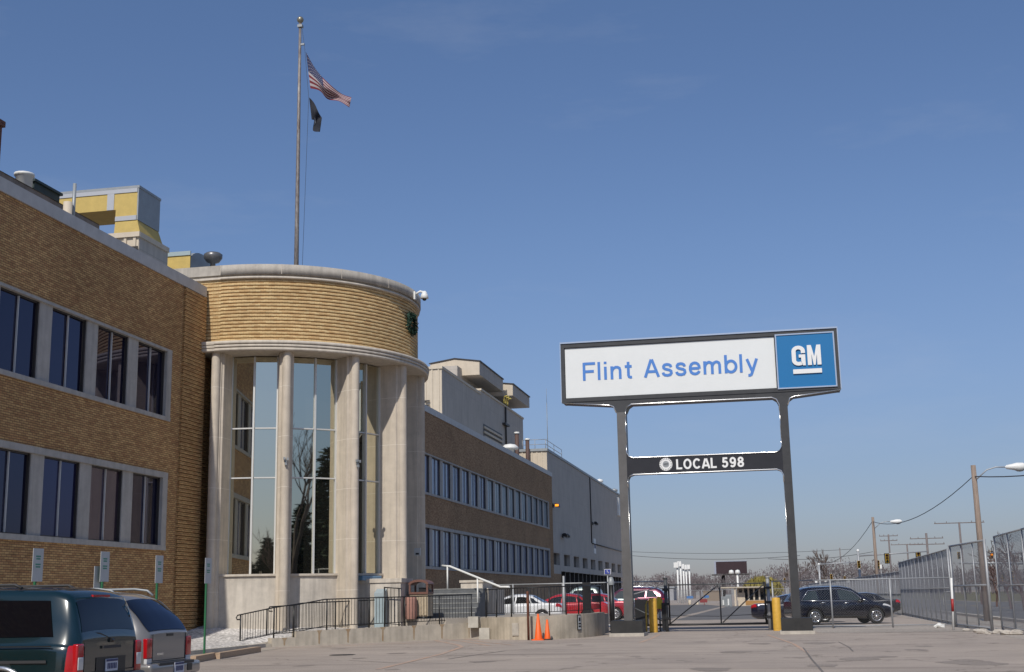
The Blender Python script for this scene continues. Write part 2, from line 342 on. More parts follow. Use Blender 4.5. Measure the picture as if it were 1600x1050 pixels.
# ================================================================== GROUND
def ground_mat(name, c1, c2, crack=.0, speck=.25, fine=60.):
    M = bpy.data.materials.new(name); M.use_nodes = True; nt = M.node_tree; b = nt.nodes['Principled BSDF']; L = nt.links.new
    b.inputs['Roughness'].default_value = .95; b.inputs['Specular IOR Level'].default_value = .2
    tc = _n(nt, 'ShaderNodeTexCoord'); P = tc.outputs['Object']
    a = _n(nt, 'ShaderNodeTexNoise'); a.inputs['Scale'].default_value = .22; a.inputs['Detail'].default_value = 9; a.inputs['Roughness'].default_value = .68; L(P, a.inputs['Vector'])
    mr = _n(nt, 'ShaderNodeMapRange'); mr.inputs[1].default_value = .33; mr.inputs[2].default_value = .67; L(a.outputs[0], mr.inputs[0])
    mx = _n(nt, 'ShaderNodeMix', data_type='RGBA'); mx.inputs[6].default_value = (*c1, 1); mx.inputs[7].default_value = (*c2, 1); L(mr.outputs[0], mx.inputs[0])
    f = _n(nt, 'ShaderNodeTexNoise'); f.inputs['Scale'].default_value = fine; f.inputs['Detail'].default_value = 3; L(P, f.inputs['Vector'])
    fr = _n(nt, 'ShaderNodeMapRange'); fr.inputs[1].default_value = .3; fr.inputs[2].default_value = .7; fr.inputs[3].default_value = 1-speck; fr.inputs[4].default_value = 1+speck; L(f.outputs[0], fr.inputs[0])
    m2 = _n(nt, 'ShaderNodeMix', data_type='RGBA', blend_type='MULTIPLY'); m2.inputs[0].default_value = 1; L(mx.outputs[2], m2.inputs[6]); L(fr.outputs[0], m2.inputs[7]); cur = m2.outputs[2]
    # long drips and tyre-worn streaks lying across the drive
    mp = _n(nt, 'ShaderNodeMapping'); mp.inputs['Scale'].default_value = (.1, .9, 1); L(P, mp.inputs[0])
    st = _n(nt, 'ShaderNodeTexNoise'); st.inputs['Scale'].default_value = 1.0; st.inputs['Detail'].default_value = 6; L(mp.outputs[0], st.inputs['Vector'])
    sr = _n(nt, 'ShaderNodeMapRange'); sr.inputs[1].default_value = .55; sr.inputs[2].default_value = .72; sr.inputs[3].default_value = 1; sr.inputs[4].default_value = .74; L(st.outputs[0], sr.inputs[0])
    m3 = _n(nt, 'ShaderNodeMix', data_type='RGBA', blend_type='MULTIPLY'); m3.inputs[0].default_value = 1; L(cur, m3.inputs[6]); L(sr.outputs[0], m3.inputs[7]); cur = m3.outputs[2]
    if crack:
        wn2 = _n(nt, 'ShaderNodeTexNoise'); wn2.inputs['Scale'].default_value = .5; wn2.inputs['Detail'].default_value = 4; L(P, wn2.inputs['Vector'])
        ad = _n(nt, 'ShaderNodeMix', data_type='VECTOR'); ad.inputs[0].default_value = .35
        L(P, ad.inputs[4]); 
        sc = _n(nt, 'ShaderNodeVectorMath', operation='SCALE'); L(wn2.outputs[1], sc.inputs[0]); sc.inputs['Scale'].default_value = 5
        av = _n(nt, 'ShaderNodeVectorMath', operation='ADD'); L(P, av.inputs[0]); L(sc.outputs[0], av.inputs[1])
        v = _n(nt, 'ShaderNodeTexVoronoi', feature='DISTANCE_TO_EDGE'); v.inputs['Scale'].default_value = .13; L(av.outputs[0], v.inputs['Vector'])
        vr = _n(nt, 'ShaderNodeMapRange'); vr.inputs[1].default_value = .002; vr.inputs[2].default_value = .010; vr.inputs[3].default_value = 1-crack; vr.inputs[4].default_value = 1; L(v.outputs['Distance'], vr.inputs[0])
        m4 = _n(nt, 'ShaderNodeMix', data_type='RGBA', blend_type='MULTIPLY'); m4.inputs[0].default_value = 1; L(cur, m4.inputs[6]); L(vr.outputs[0], m4.inputs[7]); cur = m4.outputs[2]
    L(cur, b.inputs['Base Color'])
    bp = _n(nt, 'ShaderNodeBump'); bp.inputs['Strength'].default_value = .35; bp.inputs['Distance'].default_value = .02; L(f.outputs[0], bp.inputs['Height']); L(bp.outputs[0], b.inputs['Normal'])
    return M
asph = ground_mat('worn_asphalt', (.42, .355, .30), (.31, .265, .23), crack=.35, speck=.36, fine=45.)
roadm = ground_mat('road_asphalt', (.17, .165, .165), (.13, .128, .13), crack=.2)
gravelm = ground_mat('grey_gravel', (.42, .37, .32), (.30, .265, .23), speck=.5, fine=14)
grassm = ground_mat('dry_grass', (.17, .145, .085), (.12, .115, .055), speck=.4, fine=9)
padm = ground_mat('sidewalk_concrete', (.42, .37, .31), (.34, .31, .27), speck=.12)

def axis(lo, hi, step, far):
    a = []; x = lo
    while x <= hi+1e-6: a.append(x); x += step
    l = lo; d = step
    while l > -far: d *= 1.5; l -= d; a.insert(0, l)
    h = a[-1]; d = step
    while h < far: d *= 1.5; h += d; a.append(h)
    return a
ax_, ay_ = axis(-26, 12, 1, 3000), axis(0, 90, 1, 3000)
g = MB()
for y in ay_:
    for x in ax_: g.v.append((x, y, gz(x, y)))
nx = len(ax_)
for j in range(len(ay_)-1):
    for i in range(nx-1): g.f.append((j*nx+i, j*nx+i+1, (j+1)*nx+i+1, (j+1)*nx+i)); g.sm.add(len(g.f)-1)
struct(g.build('ground', asph))
def sheet(name, pts, z, material):
    q = MB(); q.quad(*[(x, y, z) for x, y in pts]); return struct(q.build(name, material))
sheet('road', [(11.5, -80), (25, -80), (25, 700), (11.5, 700)], .004, roadm)
sheet('cross_road', [(25, 150), (300, 150), (300, 166), (25, 166)], .004, roadm)
sheet('verge', [(7.2, 20), (8.7, 20), (8.7, 330), (7.2, 330)], .004, gravelm)
sheet('sidewalk', [(8.9, -60), (10.4, -60), (10.4, 600), (8.9, 600)], .008, padm)
sheet('far_verge', [(25.3, -60), (60, -60), (60, 149), (25.3, 149)], .006, grassm)
sheet('far_field', [(26, 170), (500, 170), (500, 900), (26, 900)], .006, grassm)
sheet('gravel_strip', [(1.5, 50.6), (7.15, 50.2), (7.15, 60), (.9, 60), (1.4, 54)], .006, gravelm)
q = MB(); xs_ = [-24+.5*k for k in range(63)]
for xa, xb in zip(xs_, xs_[1:]): q.quad((xa, 80, gz(xa, 80)+.006), (xb, 80, gz(xb, 80)+.006), (xb, 168, gz(xb, 168)+.006), (xa, 168, gz(xa, 168)+.006), smooth=True)
struct(q.build('drive', roadm))
q = MB()
for y in range(-80, 700, 9): q.box(18.1, y, .006, 18.25, y+3.5, .012)
struct(q.build('lane_marking', mat('road_yellow', (.5, .35, .06), .8, var=.3, scale=3)))
q = MB(); q.box(10.75, -80, 0, 11.1, 700, .13); q.box(25.05, -80, 0, 25.3, 149, .13)
struct(q.build('kerb', concrete2))

# faded orange paint and tar seams on the lot
faded = mat('faded_orange_paint', (.50, .30, .19), .95, var=.0, scale=1.3, col2=(.38, .315, .27), detail=8)
tar = mat('tar_seam', (.17, .15, .135), .9, var=.3, scale=2)
def ribbon(b, pts, w, z):
    P = [Vector((p[0], p[1], z)) for p in pts]; b0 = len(b.v)
    for i, p in enumerate(P):
        d = (P[min(i+1, len(P)-1)]-P[max(i-1, 0)]).normalized(); n = Vector((-d.y, d.x, 0))*(w/2)
        b.v += [tuple(p-n), tuple(p+n)]
    for i in range(len(P)-1): b.f.append((b0+2*i, b0+2*i+2, b0+2*i+3, b0+2*i+1))
def gp(*uv): return [tuple(at_z(u, v)[:2]) for u, v in uv]
q = MB()
ribbon(q, gp((430, 1013), (520, 1010), (600, 1006.5), (700, 1003)), .16, .005)
ribbon(q, gp((680, 1001), (716, 1008), (722, 1011), (690, 1022), (640, 1034), (590, 1046)), .14, .006)
ribbon(q, gp((688, 998.6), (722, 1002), (765, 1009)), .12, .005)
ribbon(q, gp((725, 998.6), (760, 1004), (800, 1008)), .12, .0055)
ribbon(q, gp((1199, 992), (1240, 1006), (1262, 1020)), .10, .005)
ribbon(q, gp((1000, 1004), (1020, 997), (1031, 991)), .12, .005)
struct(q.build('painted_line', faded))
q = MB()
ribbon(q, gp((700, 1030), (740, 1024), (790, 1017), (850, 1013), (930, 1010)), .05, .007)
ribbon(q, gp((1255, 1012), (1268, 1030), (1290, 1055)), .045, .007)
ribbon(q, gp((545, 1032), (620, 1036), (720, 1037), (800, 1031)), .04, .0075)
ribbon(q, gp((1310, 1003), (1326, 1011), (1333, 1018)), .035, .007)
struct(q.build('tar_seam', tar))
oil = ground_mat('oil_stain', (.235, .20, .175), (.30, .26, .225), speck=.3, fine=30); q = MB(); ro_ = random.Random(8)
for k in range(26):
    u, v = ro_.uniform(330, 1580), ro_.uniform(1002, 1048); p = at_z(u, v); rr = ro_.uniform(.12, .42); pts = []
    for i in range(11): a = 2*math.pi*i/11; e = rr*ro_.uniform(.6, 1.15); pts.append((p.x+e*math.cos(a)*1.3, p.y+e*math.sin(a)*2.2, .0018+.00011*k))
    q.quad(*pts)
struct(q.build('oil_stain', oil))
mh = MB(); c0 = at_z(535, 1023.5); mh.lathe([(0, .012), (.36, .012), (.38, .004)], c=(c0.x, c0.y), n=24)
tag(mh.build('manhole_cover', plinthm), 'small round dark manhole cover set in the asphalt below the ramp wall', 'manhole cover')

# ================================================================== BUILDINGS
XF = -21.2
def bays(y1, n, pitch=2.725, pane=2.04): return [(y1-.37-k*pitch-pane, y1-.37-k*pitch) for k in range(n)]
def wing(root, ys, ye, band0, band1, nb, bmat, paner, zb=0.):
    """two-storey brick wing with two window bands; facade on X = XF looking to +X"""
    b = MB(); T = .45; x0 = XF-T
    for z0, z1 in ((zb, 3.40), (6.15, 8.0), (10.62, 13.25)): b.box(x0, ys, z0, XF, ye, z1)
    for z0, z1 in ((3.40, 6.15), (8.0, 10.62)):
        b.box(x0, ys, z0, XF, band0, z1)
        if ye > band1: b.box(x0, band1, z0, XF, ye, z1)
    b.box(-40, ys, zb, x0, ys+.4, 13.25); b.box(-40, ye-.4, zb, x0, ye, 13.25)
    b.build('wall', bmat, root)
    c = MB(); c.box(XF-.6, ys-.03, 13.25, XF+.06, ye-.005, 13.66); c.build('coping', coping_m, root)
    r = MB(); r.box(-40, ys+.4, 12.7, x0, ye-.4, 12.9); r.build('roof', greymetal, root)
    for z0, z1, p0, p1 in ((3.40, 6.15, 3.57, 5.95), (8.0, 10.62, 8.15, 10.53)):
        s = MB(); xb = XF-.34
        s.box(xb, band0, p1, XF+.05, band1, z1); s.box(xb, band0, z0, XF+.06, band1, p0-.003)
        B = bays(band1, nb)
        s.box(xb, B[0][1], p0, XF+.045, band1, p1)
        for (a, bb), (c_, d) in zip(B[1:], B): s.box(xb, bb, p0, XF-.03, c_, p1)
        s.box(xb, band0, p0, XF-.03, B[-1][0], p1)
        s.build('window_surround', surr, root)
        for k, (a, bb) in enumerate(B):
            w = MB(); xg = XF-.15; mid = (a+bb)/2
            for q0, q1 in ((a, a+.05), (bb-.06, bb)): w.box(xg, q0, p0, XF-.07, q1, p1)
            w.box(xg, a+.05, p1-.05, xg+.06, bb-.07, p1); w.box(xg, a+.05, p0, xg+.06, bb-.07, p0+.04)
            f = w.build('window', bronze, root)
            m_ = MB(); m_.box(xg+.012, mid-.015, p0+.04, xg+.065, mid+.015, p1-.05); m_.build('mullion', alu if nb == 15 else greymetal, f)
            rj = random.Random(k*7+int(z0)); j0, j1, j2 = [rj.uniform(-.006, .006) for _ in range(3)]
            for ya, yb_ in ((a+.05, mid), (mid, bb-.06)): g = MB(); g.quad((xg+j0, ya, p0+.03), (xg+j1, yb_, p0+.03), (xg+j1+j2, yb_, p1-.04), (xg+j0+j2, ya, p1-.04)); g.build('pane', paner(z0 > 7, k, nb), f)
YC, XC = 51.05, -20.6
lw = thing('office_wing', 'near brown brick wing in shade with dark blue windows, left of the round tower', 'building', (XF, 30, 0))
pane_cur = glass_mat('curtained_pane', (.045, .032, .04), .05, (.75, .75, 1.0)); pane_blue2 = glass_mat('navy_pane', (.012, .012, .04), .055, (.7, .7, 1.0))
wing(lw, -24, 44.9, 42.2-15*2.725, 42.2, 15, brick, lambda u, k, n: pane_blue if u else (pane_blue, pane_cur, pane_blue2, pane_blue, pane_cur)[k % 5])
def groove_profile(r, z0, z1, n, proud=.048):
    p = []; h = (z1-z0)/n
    for i in range(n):
        z = z0+i*h; p += [(r, z), (r, z+.024), (r+proud, z+.028), (r+proud, z+h-.004)]
    p += [(r, z1)]; return p
# rusticated brick strip at the end of the wing: two-course bands standing proud
rb = MB(); n = 92
for i in range(n):
    z = .1+i*.1425
    if z+.14 < 13.24: rb.box(XF, 43.05, z+.026, XF+.08, 44.88, z+.1425)
    if z+.14 < 10.9: rb.box(XF-.25, 44.92, z+.026, XF-.12, 46.3, z+.1425)
rb.box(XF-.6, 44.91, 0, XF-.25, 46.3, 11.0)
rb.build('ribbed_corner', brick_strip, lw)
fwg = thing('office_wing', 'far brown brick wing with long rows of pale windows beyond the round tower', 'building', (XF, 100, 0))
def farpane(u, k, n): return pane_far2 if (u and k < 10) else pane_far
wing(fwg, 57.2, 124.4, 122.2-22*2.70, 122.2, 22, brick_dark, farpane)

# ---- round entrance tower
tw = thing('entrance_tower', 'round limestone and tan brick entrance tower with tall mirror windows under a striped brick drum', 'building', (XC, YC, 0))
A0, A1 = 0., math.pi
def half(b, prof, n=72, smooth='round'):
    b.lathe(prof, c=(XC, YC), n=n, a0=A0, a1=A1, smooth=smooth)
    # straight returns running back to the wing
    for s, yq in ((1, -1), (-1, 1)):
        for (ra, za), (rb_, zb_) in zip(prof, prof[1:]):
            p = [(-30, YC+yq*ra, za), (XC, YC+yq*ra, za), (XC, YC+yq*rb_, zb_), (-30, YC+yq*rb_, zb_)]
            uv = [(-30-XC, za), (0, za), (0, zb_), (-30-XC, zb_)]
            if s < 0: p.reverse(); uv.reverse()
            b.quad(*p, uv=uv)
dr = MB(); half(dr, groove_profile(5.99, 11.42, 13.93, 18)); dr.build('brick_drum', brick_rib, tw)
ml = MB(); half(ml, [(6.0, 13.93), (6.13, 13.95), (6.13, 14.03), (6.07, 14.045), (6.07, 14.10)]); ml.build('moulding', stone_plain, tw)
cp = MB(); half(cp, [(6.02, 14.10), (6.17, 14.102), (6.17, 14.5), (5.6, 14.5), (5.6, 13.9)]); cp.build('coping', capst, tw)
jt = MB()
for k in range(1, 8):
    a = math.pi*k/8*1.0-.0; c_, s_ = math.sin(a), -math.cos(a)
    M_ = Matrix.Translation((XC, YC, 0)) @ Matrix.Rotation(a, 4, 'Z')
    jt.box(-.012, -6.176, 14.105, .012, -6.14, 14.503, M_)
for yq in (-1,): jt.box(XC-.012, YC-6.176, 14.105, XC+.012, YC-6.14, 14.503)
jt.build('coping_joint', stone_plain, tw)
rf = MB(); rf.prism([(-30, YC-5.7), (XC, YC-5.7)]+[(XC+5.7*math.sin(t), YC-5.7*math.cos(t)) for t in [math.pi*k/24 for k in range(1, 24)]]+[(XC, YC+5.7), (-30, YC+5.7)], 14.0, 14.12); rf.build('roof', greymetal, tw)
co = MB(); half(co, [(5.1, 11.02), (6.3, 11.02), (6.44, 11.0), (6.49, 11.03), (6.49, 11.12), (6.46, 11.125), (6.46, 11.145), (6.51, 11.15), (6.51, 11.24), (6.48, 11.245), (6.48, 11.265), (6.53, 11.27), (6.53, 11.35), (6.5, 11.40), (6.02, 11.45)]); clean(co.build('cornice', stone_plain, tw))
RG = 5.2
def poly_xy(a, pts):
    c_, s_ = math.cos(a), math.sin(a)
    return [(XC+t*c_+r*s_, YC+t*s_-r*c_) for t, r in pts]      # t tangential, r radial
for k in range(8):
    a = R(-1+26*k)
    if k == 0: a = R(-.6)
    b = MB()
    hw = .27; nose = [(.175*math.sin(t), 6.14+.19*math.cos(t)) for t in [math.pi/2-math.pi*i/10 for i in range(11)]]
    pts = [(-hw, RG-.35), (hw, RG-.35), (hw, 6.0), (.2, 6.04), (.2, 6.09), (.175, 6.10)]+nose[1:-1]+[(-.175, 6.10), (-.2, 6.09), (-.2, 6.04), (-hw, 6.0)]
    b.prism(poly_xy(a, pts), -.2, 11.02)
    b.build('pilaster', stone, tw)
ZS, ZT = 2.60, 10.98
for k in range(7):
    am = R(12+26*k); hwid = R(10.3)
    ro = RG+(.72 if k == 0 else .16); base = MB(); pts = []
    for i in range(9):
        t = am+hwid*1.02*(i/4-1); pts.append(t)
    outer = [(XC+ro*math.sin(t), YC-ro*math.cos(t)) for t in pts]; inner = [(XC+(RG-.3)*math.sin(t), YC-(RG-.3)*math.cos(t)) for t in reversed(pts)]
    base.prism(outer+inner, -.2, ZS-.1, smooth=False); base.build('base_wall', stone_rough, tw)
    sill = MB(); outer = [(XC+(ro+.08)*math.sin(t), YC-(ro+.08)*math.cos(t)) for t in pts]
    sill.prism(outer+inner, ZS-.1, ZS-.02); sill.build('sill', stone_plain, tw)
    # two flat panes meeting at the middle mullion
    rim = [Vector((XC+RG*math.sin(t), YC-RG*math.cos(t), 0)) for t in (am-hwid, am, am+hwid)]; fr = MB()
    nb_ = Vector((math.sin(am), -math.cos(am), 0)); db_ = Vector((math.cos(am), math.sin(am), 0))
    for c_, w, dep in ((rim[0].lerp(rim[1], .03), .075, .07), (rim[2].lerp(rim[1], .03), .075, .07), (rim[1], .07, .09)):
        fr.extr([(-w/2, -.03), (w/2, -.03), (w/2, dep), (-w/2, dep)], (c_.x, c_.y, ZS-.02), db_, nb_, (0, 0, ZT-ZS+.02))
    halves = []
    for pa, pb in ((rim[0], rim[1]), (rim[1], rim[2])):
        d = (pb-pa).normalized(); nrm = Vector((d.y, -d.x, 0)); halves.append((pa, pb, nrm))
        for z in (6.24, 8.16):
            p, q = pa.lerp(pb, .06), pa.lerp(pb, .955); fr.extr([(0, 0), (.05, 0), (.05, .06), (0, .06)], (p.x, p.y, z-.025), (0, 0, 1), nrm, q-p)
        p, q = pa.lerp(pb, .06), pa.lerp(pb, .955); fr.extr([(0, 0), (.3, 0), (.3, .02), (0, .02)], (p.x, p.y, ZT-.3), (0, 0, 1), nrm, q-p) if False else None
    f = fr.build('window_frame', alu, tw)
    for pa, pb, nrm in halves:
        g = MB(); p, q = pa.lerp(pb, .03), pa.lerp(pb, .97)
        for z0, z1 in ((ZS, 6.21), (6.27, 8.13), (8.19, ZT)):
            tw_ = random.uniform(-.002, .002); tl = random.uniform(-.004, .004)
            g.quad((p.x-nrm.x*(.01+tw_), p.y-nrm.y*(.01+tw_), z0), (q.x-nrm.x*(.01-tw_), q.y-nrm.y*(.01-tw_), z0), (q.x-nrm.x*(.01-tw_+tl), q.y-nrm.y*(.01-tw_+tl), z1), (p.x-nrm.x*(.01+tw_+tl), p.y-nrm.y*(.01+tw_+tl), z1))
        g.build('pane', pane_rot, f)
core = MB(); core.prism([(XC, YC-4.9)]+[(XC+4.9*math.sin(t), YC-4.9*math.cos(t)) for t in [math.pi*k/24 for k in range(1, 24)]]+[(XC, YC+4.9), (-30, YC+4.9), (-30, YC-4.9)], -.2, 11.0); core.build('inner_wall', bronze, tw)
sw = MB()
for yq, e in ((YC-6.02, .3), (YC+5.72, .3)): sw.box(-30, yq, -.2, XF-.2, yq+e, 11.42)
sw.build('return_wall', brick, tw)
# small spotlights on the pilaster noses, plaque, blue grille
for k, (u, v) in enumerate(((447, 725), (559, 730))):
    a = R(25+26*k); M_ = Matrix.Translation((XC, YC, 0)) @ Matrix.Rotation(a, 4, 'Z'); b = MB()
    b.box(-.05, -6.40, 6.72, .05, -6.325, 6.80, M_); b.box(-.09, -6.47, 6.80, -.02, -6.36, 6.90, M_); b.box(.03, -6.47, 6.78, .1, -6.36, 6.88, M_); b.box(-.04, -6.44, 6.6, .04, -6.35, 6.70, M_)
    tag(b.build('spotlight', greymetal), ['small grey spotlight on the pilaster left of the middle tall window', 'small grey spotlight on the pilaster left of the narrow right window'][k], 'spotlight', 'spotlights on the tower pilasters')

# ---- metal-clad rooftop blocks and warehouse
def clad_box(root, x0, y0, z0, x1, y1, z1, rib=.45, front=cream, side=greyclad, trim=True):
    b = MB(); b.box(x0, y0+.01, z0, x1, y1, z1); b.build('wall', side, root)
    f = MB(); x = x0
    f.box(x0, y0-.03, z0, x1-.01, y0+.01, z1)
    while x < x1-.1:
        f.box(x+.02, y0-.09, z0, x+.14, y0-.03, z1-.02); x += rib
    f.build('ribbed_cladding', front, root)
    if trim:
        t = MB(); t.box(x0-.05, y0-.14, z1-.16, x1+.06, y0-.095, z1+.05); t.box(x1+.002, y0-.094, z1-.16, x1+.07, y1, z1+.05); t.build('roof_trim', front, root)
    return root
# warehouse beyond the far wing
wh = thing('warehouse', 'big beige metal-clad warehouse with loading bays at the far end of the wing', 'building', (-21.9, 126, 0))
XW = -21.9
b = MB(); YE = 190
for z0, z1 in ((6.0, 16.2), (4.2, 4.8)): b.box(-45, 126, z0, XW, YE, z1)
wins = [(128.3+6.75*k, 128.3+6.75*k+4.1) for k in range(9)]
yy = 126
for a, c_ in wins: b.box(-23, yy, 4.8, XW, a, 6.0); yy = c_
b.box(-23, yy, 4.8, XW, YE, 6.0); b.box(-23, 126, 0, XW, 133, 4.2); b.box(-45, 126, 0, -44.5, YE, 4.2); b.box(-45, 126, 4.8, -44.5, YE, 6.0)
b.build('wall', greyclad, wh)
f = MB(); x = -45
f.box(-45, 125.96, 10, XW-.01, 126, 16.2)
while x < XW-.1: f.box(x+.02, 125.9, 10, x+.14, 125.96, 16.18); x += .5
f.build('ribbed_cladding', cream, wh)
t = MB(); t.box(-45, 125.8, 16.05, XW+.08, 125.88, 16.3); t.box(XW+.003, 125.88, 16.05, XW+.1, YE, 16.3); t.build('roof_trim', greymetal, wh)
for a, c_ in wins:
    w = MB(); w.box(-22.4, a, 4.8, -22.3, c_, 6.0); w.build('window', pane_dark, wh)
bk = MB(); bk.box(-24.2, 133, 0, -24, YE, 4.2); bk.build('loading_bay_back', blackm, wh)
for k in range(18): ps = MB(); ps.box(-23, 133.0+k*3.15, 0, XW-.1, 133.35+k*3.15, 4.2); ps.build('bay_post', bronze, wh)
ed = MB(); ed.box(XW-.5, 126.2, .3, XW+.03, 132.9, 3.9); ed.build('brick_pier', brick_dark, wh)
dp = MB(); p = at_x(922, 757, XW+.08); dp.tube([(XW+.08, p.y, 16.0), (XW+.08, p.y, 8.0), (XW+.09, p.y, 8.0)], .07, 6); q2 = at_x(968, 853, XW); dp.tube([(XW+.08, p.y+.5, 7.95), (XW+.08, YE, 7.95)], .06, 6); dp.build('downpipe', bronze, wh)
sg = MB(); p = at_x(929, 853, XW); sg.box(XW, p.y-.9, p.z-.95, XW+.06, p.y+.9, p.z+.9); o = sg.build('wall_sign', white, wh)
s2 = MB(); s2.box(XW+.06, p.y-.7, p.z-.3, XW+.075, p.y+.7, p.z+.25); s2.build('dark_panel', navy, o)
sg = MB(); p = at_x(965.5, 792, XW); sg.box(XW, p.y-1.2, p.z-1.3, XW+.25, p.y+1.2, p.z+1.3); sg.build('vent_cover', white, wh)
def wall_lamp(u, v, label, lit=False, heads=1):
    p = at_x(u, v, XW+.1); t = thing('wall_lamp', label, 'wall lamp', p, group='lamps on the warehouse wall')
    b = MB(); b.box(XW, p.y-.15, p.z-.2, XW+.12, p.y+.15, p.z+.2); b.tube([(XW+.1, p.y, p.z), (XW+.45, p.y, p.z+.12)], .04, 6); b.build('bracket', blackm, t)
    for h in range(heads):
        yo = p.y+(h-(heads-1)/2)*1.3; hd = MB(); hd.extr([(.25, -.12), (.7, -.2), (.72, .0), (.5, .22), (.25, .22)], (XW, yo-.3, p.z), (1, 0, 0), (0, 0, 1), (0, .6, 0)); hd.build('housing', blackm, t)
        ln = MB(); ln.box(XW+.3, yo-.31, p.z-.1, XW+.66, yo-.303, p.z+.12) if lit else ln.box(XW+.3, yo-.24, p.z-.25, XW+.66, yo+.24, p.z-.215); ln.build('lens', amberlens if lit else greymetal, t)
wall_lamp(865, 790, 'lit amber lamp on the warehouse wall at the corner of the brick wing', True)
wall_lamp(880, 837, 'twin black floodlights low on the warehouse wall', heads=2)
wall_lamp(927, 818, 'single black floodlight beside the warehouse downpipe')
# roof penthouse with hoods
ph = thing('rooftop_penthouse', 'tall grey metal-clad plant room standing on the roof of the far brick wing', 'rooftop structure', (-25.5, 98, 12.9))
XP = -25.5
clad_box(ph, -33, 98.0, 12.9, XP, 112, 20.0, .55)
b = MB(); b.box(-34, 112, 12.9, XP+.003, 132.2, 20.25); b.build('rear_block', greyclad, ph)
t = MB(); t.box(-34, 111.9, 20.25, XP+.1, 132.3, 20.42); t.build('parapet', cream, ph)
lv = MB(); lv.box(XP+.004, 112.9, 13.2, XP+.02, 121.2, 17.3); lv.build('louvre_shade', bronze, ph); lv = MB()  # dark sheet added as the shade behind the louvre slats
for k in range(9):
    z = 13.45+k*.44; lv.obox((XP+.08, 113, z), (XP+.08, 121, z), .12, .2)
lv.build('louvre', cream, ph)
lv = MB(); p = at_y(668, 640, 97.9)
for k in range(5): lv.obox((p.x-1.6, 97.82, p.z-.7+k*.35), (p.x+.2, 97.82, p.z-.7+k*.35), .1, .1)
lv.build('grille', bronze, ph)
sh = MB(); sh.box(-31.5, 110.5, 20.0, -27.3, 122, 22.4); sh.box(-31.5, 124.0, 20.42, -27.0, 131.0, 22.4); sh.build('hood_shaft', greyclad, ph)
def hood(x0, y0, z0, x1, y1, z1, ridge=.35):
    b = MB(); poly = [(x0, z0), (x1, z0), (x1, z1), ((x0+x1)/2, z1+ridge), (x0, z1)]
    b.extr(poly, (0, y0, 0), (1, 0, 0), (0, 0, 1), (0, y1-y0, 0)); o = b.build('hood', greyclad, ph)
    f = MB(); f.extr([(x0, z0), (x1-.01, z0), (x1-.01, z1-.06), ((x0+x1)/2, z1+ridge-.06), (x0, z1-.06)], (0, y0-.05, 0), (1, 0, 0), (0, 0, 1), (0, .045, 0)); f.build('front_panel', cream, o)
    r_ = MB(); r_.obox((x0-.1, y0-.08, z1+.02), ((x0+x1)/2, y0-.08, z1+ridge+.03), .1, .1); r_.obox(((x0+x1)/2, y0-.08, z1+ridge+.03), (x1+.1, y0-.08, z1+.02), .1, .1); r_.obox((x1+.06, y0-.02, z1+.02), (x1+.06, y1, z1+.02), .1, .1); r_.build('edge_trim', bronze, o)
hood(-30.3, 112.2, 21.75, -25.6, 122.6, 23.0); hood(-30.6, 123.6, 21.5, -24.8, 132.5, 22.65)
ld = MB(); c = at_x(790, 627, -25.3)
for dy in (-.9, .0, .9):
    ld.tube([(-25.3, c.y+dy, 20.4), (-25.3, c.y+dy, c.z-.1), (-25.2, c.y+dy, c.z+.35), (-24.9, c.y+dy, c.z+.4)], .07, 6)
ld.tube([(-25.3, c.y-.9, c.z-.2), (-25.3, c.y+.9, c.z-.2)], .05, 6); ld.build('ladder_rail', mat('ladder_yellow', (.55, .45, .1), .5), ph)
pp = MB(); c = at_x(790, 650, XP+.1)
pp.tube([(XP+.12, c.y, 20.2), (XP+.12, c.y, 15.6)], .09, 6); pp.box(XP, c.y-1.2, 18.3, XP+.35, c.y+.8, 18.5); pp.build('conduit', bronze, ph)
fl = thing('roof_flue', 'thin dark flue pipe standing against the grey plant room wall', 'flue', (-23.8, at_x(808, 690, -23.8).y, 12.9), group='flues beside the rooftop plant room')
b = MB(); c = at_x(807.5, 678, -23.8); b.tube([(-23.8, c.y, 12.9), (-23.8, c.y, c.z)], .2, 10); b.build('pipe', mat('brown_pipe', (.10, .06, .05), .7), fl)
b = MB(); b.tube([(-23.8, c.y, c.z), (-23.8, c.y, c.z+.18)], .26, 10); b.build('cap', white, fl)
f2 = dup(fl, (-23.8, at_x(824, 678, -23.8).y, 12.9), label='thin dark flue pipe standing free against the sky, right of the plant room')
vt = MB(); c = at_x(797, 702, -22.6); vt.lathe([(.35, 13.0), (.35, c.z), (.75, c.z), (.78, c.z+.15), (.5, c.z+.4), (0, c.z+.5)], c=(c.x, c.y), n=16); tag(clean(vt.build('roof_vent', white)), 'white mushroom vent on the roof edge of the far brick wing', 'roof vent')
